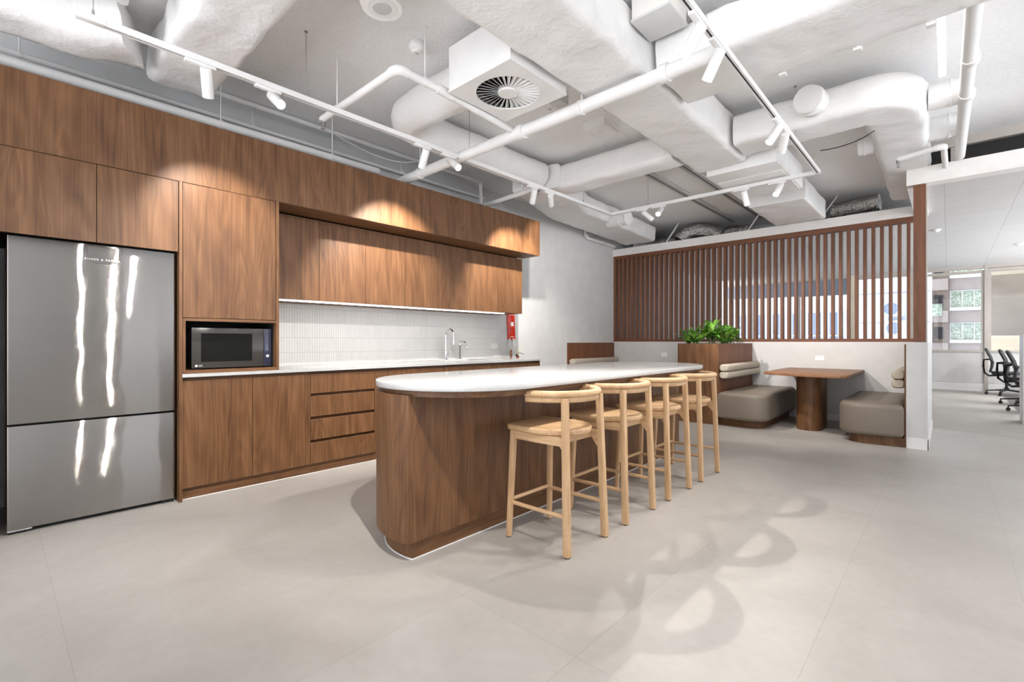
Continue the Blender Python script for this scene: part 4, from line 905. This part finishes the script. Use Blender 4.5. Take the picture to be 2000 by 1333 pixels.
office_chair('black mesh office chair in the middle of the three',1.0,12.35,R(-6))
office_chair('black mesh office chair nearest, partly cut by the right edge',1.02,11.15,R(-6))
t=thing('office_desk','white office desk behind the black chairs','desk',(1.9,13.0,0))
Box(1.18,2.6,10.7,14.6,.715,.74,bev=.003).build('desk_top','metal_white',t)
for x,y in ((1.3,10.8),(1.3,14.5),(2.5,10.8),(2.5,14.5)): Box(x-.03,x+.03,y-.03,y+.03,.002,.715).build('leg','metal_white',t)
t=thing('pendant_light','long white linear pendant light above the white office desk','light',(1.9,12.6,2.25))
Box(1.86,1.94,11.0,14.2,2.25,2.31,bev=.003).build('shade','metal_white',t); Box(1.868,1.932,11.02,14.18,2.245,2.2495).build('diffuser','led_tube',t)
for y in (11.3,13.9): MB().tube([(1.9,y,2.31),(1.9,y,2.84)],.003,6).build('hanger','wire',t)
l=bpy.data.lights.new('lamp_light','AREA'); l.shape='RECTANGLE'; l.size=.06; l.size_y=3.1; l.energy=85; lo=bpy.data.objects.new('lamp_light',l); C.objects.link(lo); lo.location=(0,0,-.01); lo.parent=t
t=thing('storage_unit','white storage unit end at the far right edge of the picture','cabinet',(1.2,9.7,0)); Box(.752,1.6,9.50,9.92,.002,1.224,bev=.003).build('carcass','metal_white',t)
# made-up room standing in for the office reflection in the right hand pane
struct('wall_meeting',Box(.78,4.6,18.6,18.7,0,3.0),'room_brown'); struct('ceiling_meeting',Box(.66,4.6,15.3,18.6,2.95,3.0),'room_cream'); struct('floor_meeting',Box(.66,4.6,15.25,18.6,-.1,0),'carpet')
struct('wall_meeting_side',Box(.66,.70,15.3,16.2,0,2.95),'white_paint')
struct('wall_meeting_panel',Box(.66,4.6,17.6,17.65,0,1.28),'room_cream')
for i,(x,y,z) in enumerate(((1.52,17.0,2.55),(1.75,16.6,2.42))):
    t=thing('pendant_light',['short white cylinder light in the room behind the right office pane','white linear light right of the cylinder light behind the office pane'][i],'light',(x,y,z))
    if i==0: MB().lathe((x,y,z),[(.075,.0),(.075,.4)],(0,0,1),24).build('shade','metal_white',t); MB().lathe((x,y,z-.004),[(0,0),(.07,0),(.07,.004)],(0,0,1),24).build('diffuser','pendant',t)
    else: Box(x-.04,x+.04,y-.5,y+.5,z,z+.08).build('shade','metal_white',t); Box(x-.035,x+.035,y-.48,y+.48,z-.004,z).build('diffuser','pendant',t); MB().tube([(x,y,z+.08),(x,y,2.95)],.004,6).build('hanger','wire',t)
# buildings outside
t=thing('office_building','pale louvred building outside the office windows, behind the slats','building',(-5.5,26,-3))
Box(-14,-1.9,26,30,-3,1.45).build('wall','ext_white',t); 
mb=MB()
for i in range(56): x=-13.9+i*.215; mb.box(x,x+.07,25.93,26,-2.5,2.5)
mb.build('louvres','ext_line',t); Box(-14,-1.9,25.98,26.3,1.45,2.62).build('parapet','ext_white',t)
for z in (.2,1.35,2.45): Box(-14,-1.9,25.9,25.99,z,z+.07).build('rail','metal_white',t)
t=thing('office_building','pale blue panelled building outside, seen through the right half of the slats','building',(-1.5,20.5,-3))
Box(-2.35,-.45,20.5,24,-3,9).build('wall','ext_white',t)
for z in (-.2,.75,1.75,2.75,3.75): Box(-2.36,-.44,20.496,20.5,z,z+.03).build('panel_joint','ext_line',t)
for i,(x,z) in enumerate(((-1.95,.35),(-1.35,1.95),(-1.28,1.30),(-1.0,.55))):
    u=thing('air_conditioner',['outdoor air conditioner low on the pale building at the left','outdoor air conditioner high on the pale building','outdoor air conditioner at mid height on the pale building','outdoor air conditioner low on the pale building at the right'][i],'air conditioner',(x,20.2,z),'outdoor air conditioners')
    Box(x-.28,x+.28,20.12,20.4995,z,z+.52,bev=.01).build('casing','unit_grey',u); MB().lathe((x-.05,20.118,z+.26),[(.20,0),(.20,-.012),(.16,-.014),(.15,-.004),(.05,-.004),(.04,-.012),(0,-.012)],(0,1,0),24).build('fan_grille','ext_line',u)
t=thing('office_building','brown office block with white-framed windows outside the right office pane','building',(.6,62,-4))
Box(.10,12,62,70,-4,14).build('wall','ext_brown',t); Box(-6,.10,61.2,70,-4,14).build('side_wing','ext_brown',t)
for k in range(-2,4):
    zb=1.28+k*1.56*1.96          # window sill level of each storey
    Box(.10,12,61.6,62,zb-1.42,zb-.32).build('spandrel','ext_mauve',t); Box(-3.2,.0,61.0,61.2,zb-1.42,zb-.32).build('spandrel','ext_mauve',t)
    Box(.02,12,61.3,61.6,zb-.32,zb-.02).build('sill','metal_white',t)
    for i in range(7):
        x=.12+i*.82; f=MB().box(x,x+.07,61.8,61.95,zb,zb+1.62).box(x+.07,x+.82,61.8,61.95,zb+1.54,zb+1.62).build('window','metal_white',t); Box(x+.07,x+.82,61.88,61.98,zb,zb+1.54).build('pane','facade_pane',f)
    f=Box(-1.0,-.35,61.1,61.2,zb+.05,zb+1.2).build('window','darkgap',t)
Box(-1.25,-.42,60.9,61.0,3.0*1.0+5.55,9.9).build('panel','metal_white',t); Box(-1.25,-.42,60.9,61.0,3.5,4.7).build('panel','facade_pane',t)
struct('ground_outside',Box(-30,30,15.5,80,-4.2,-4),'ext_white')
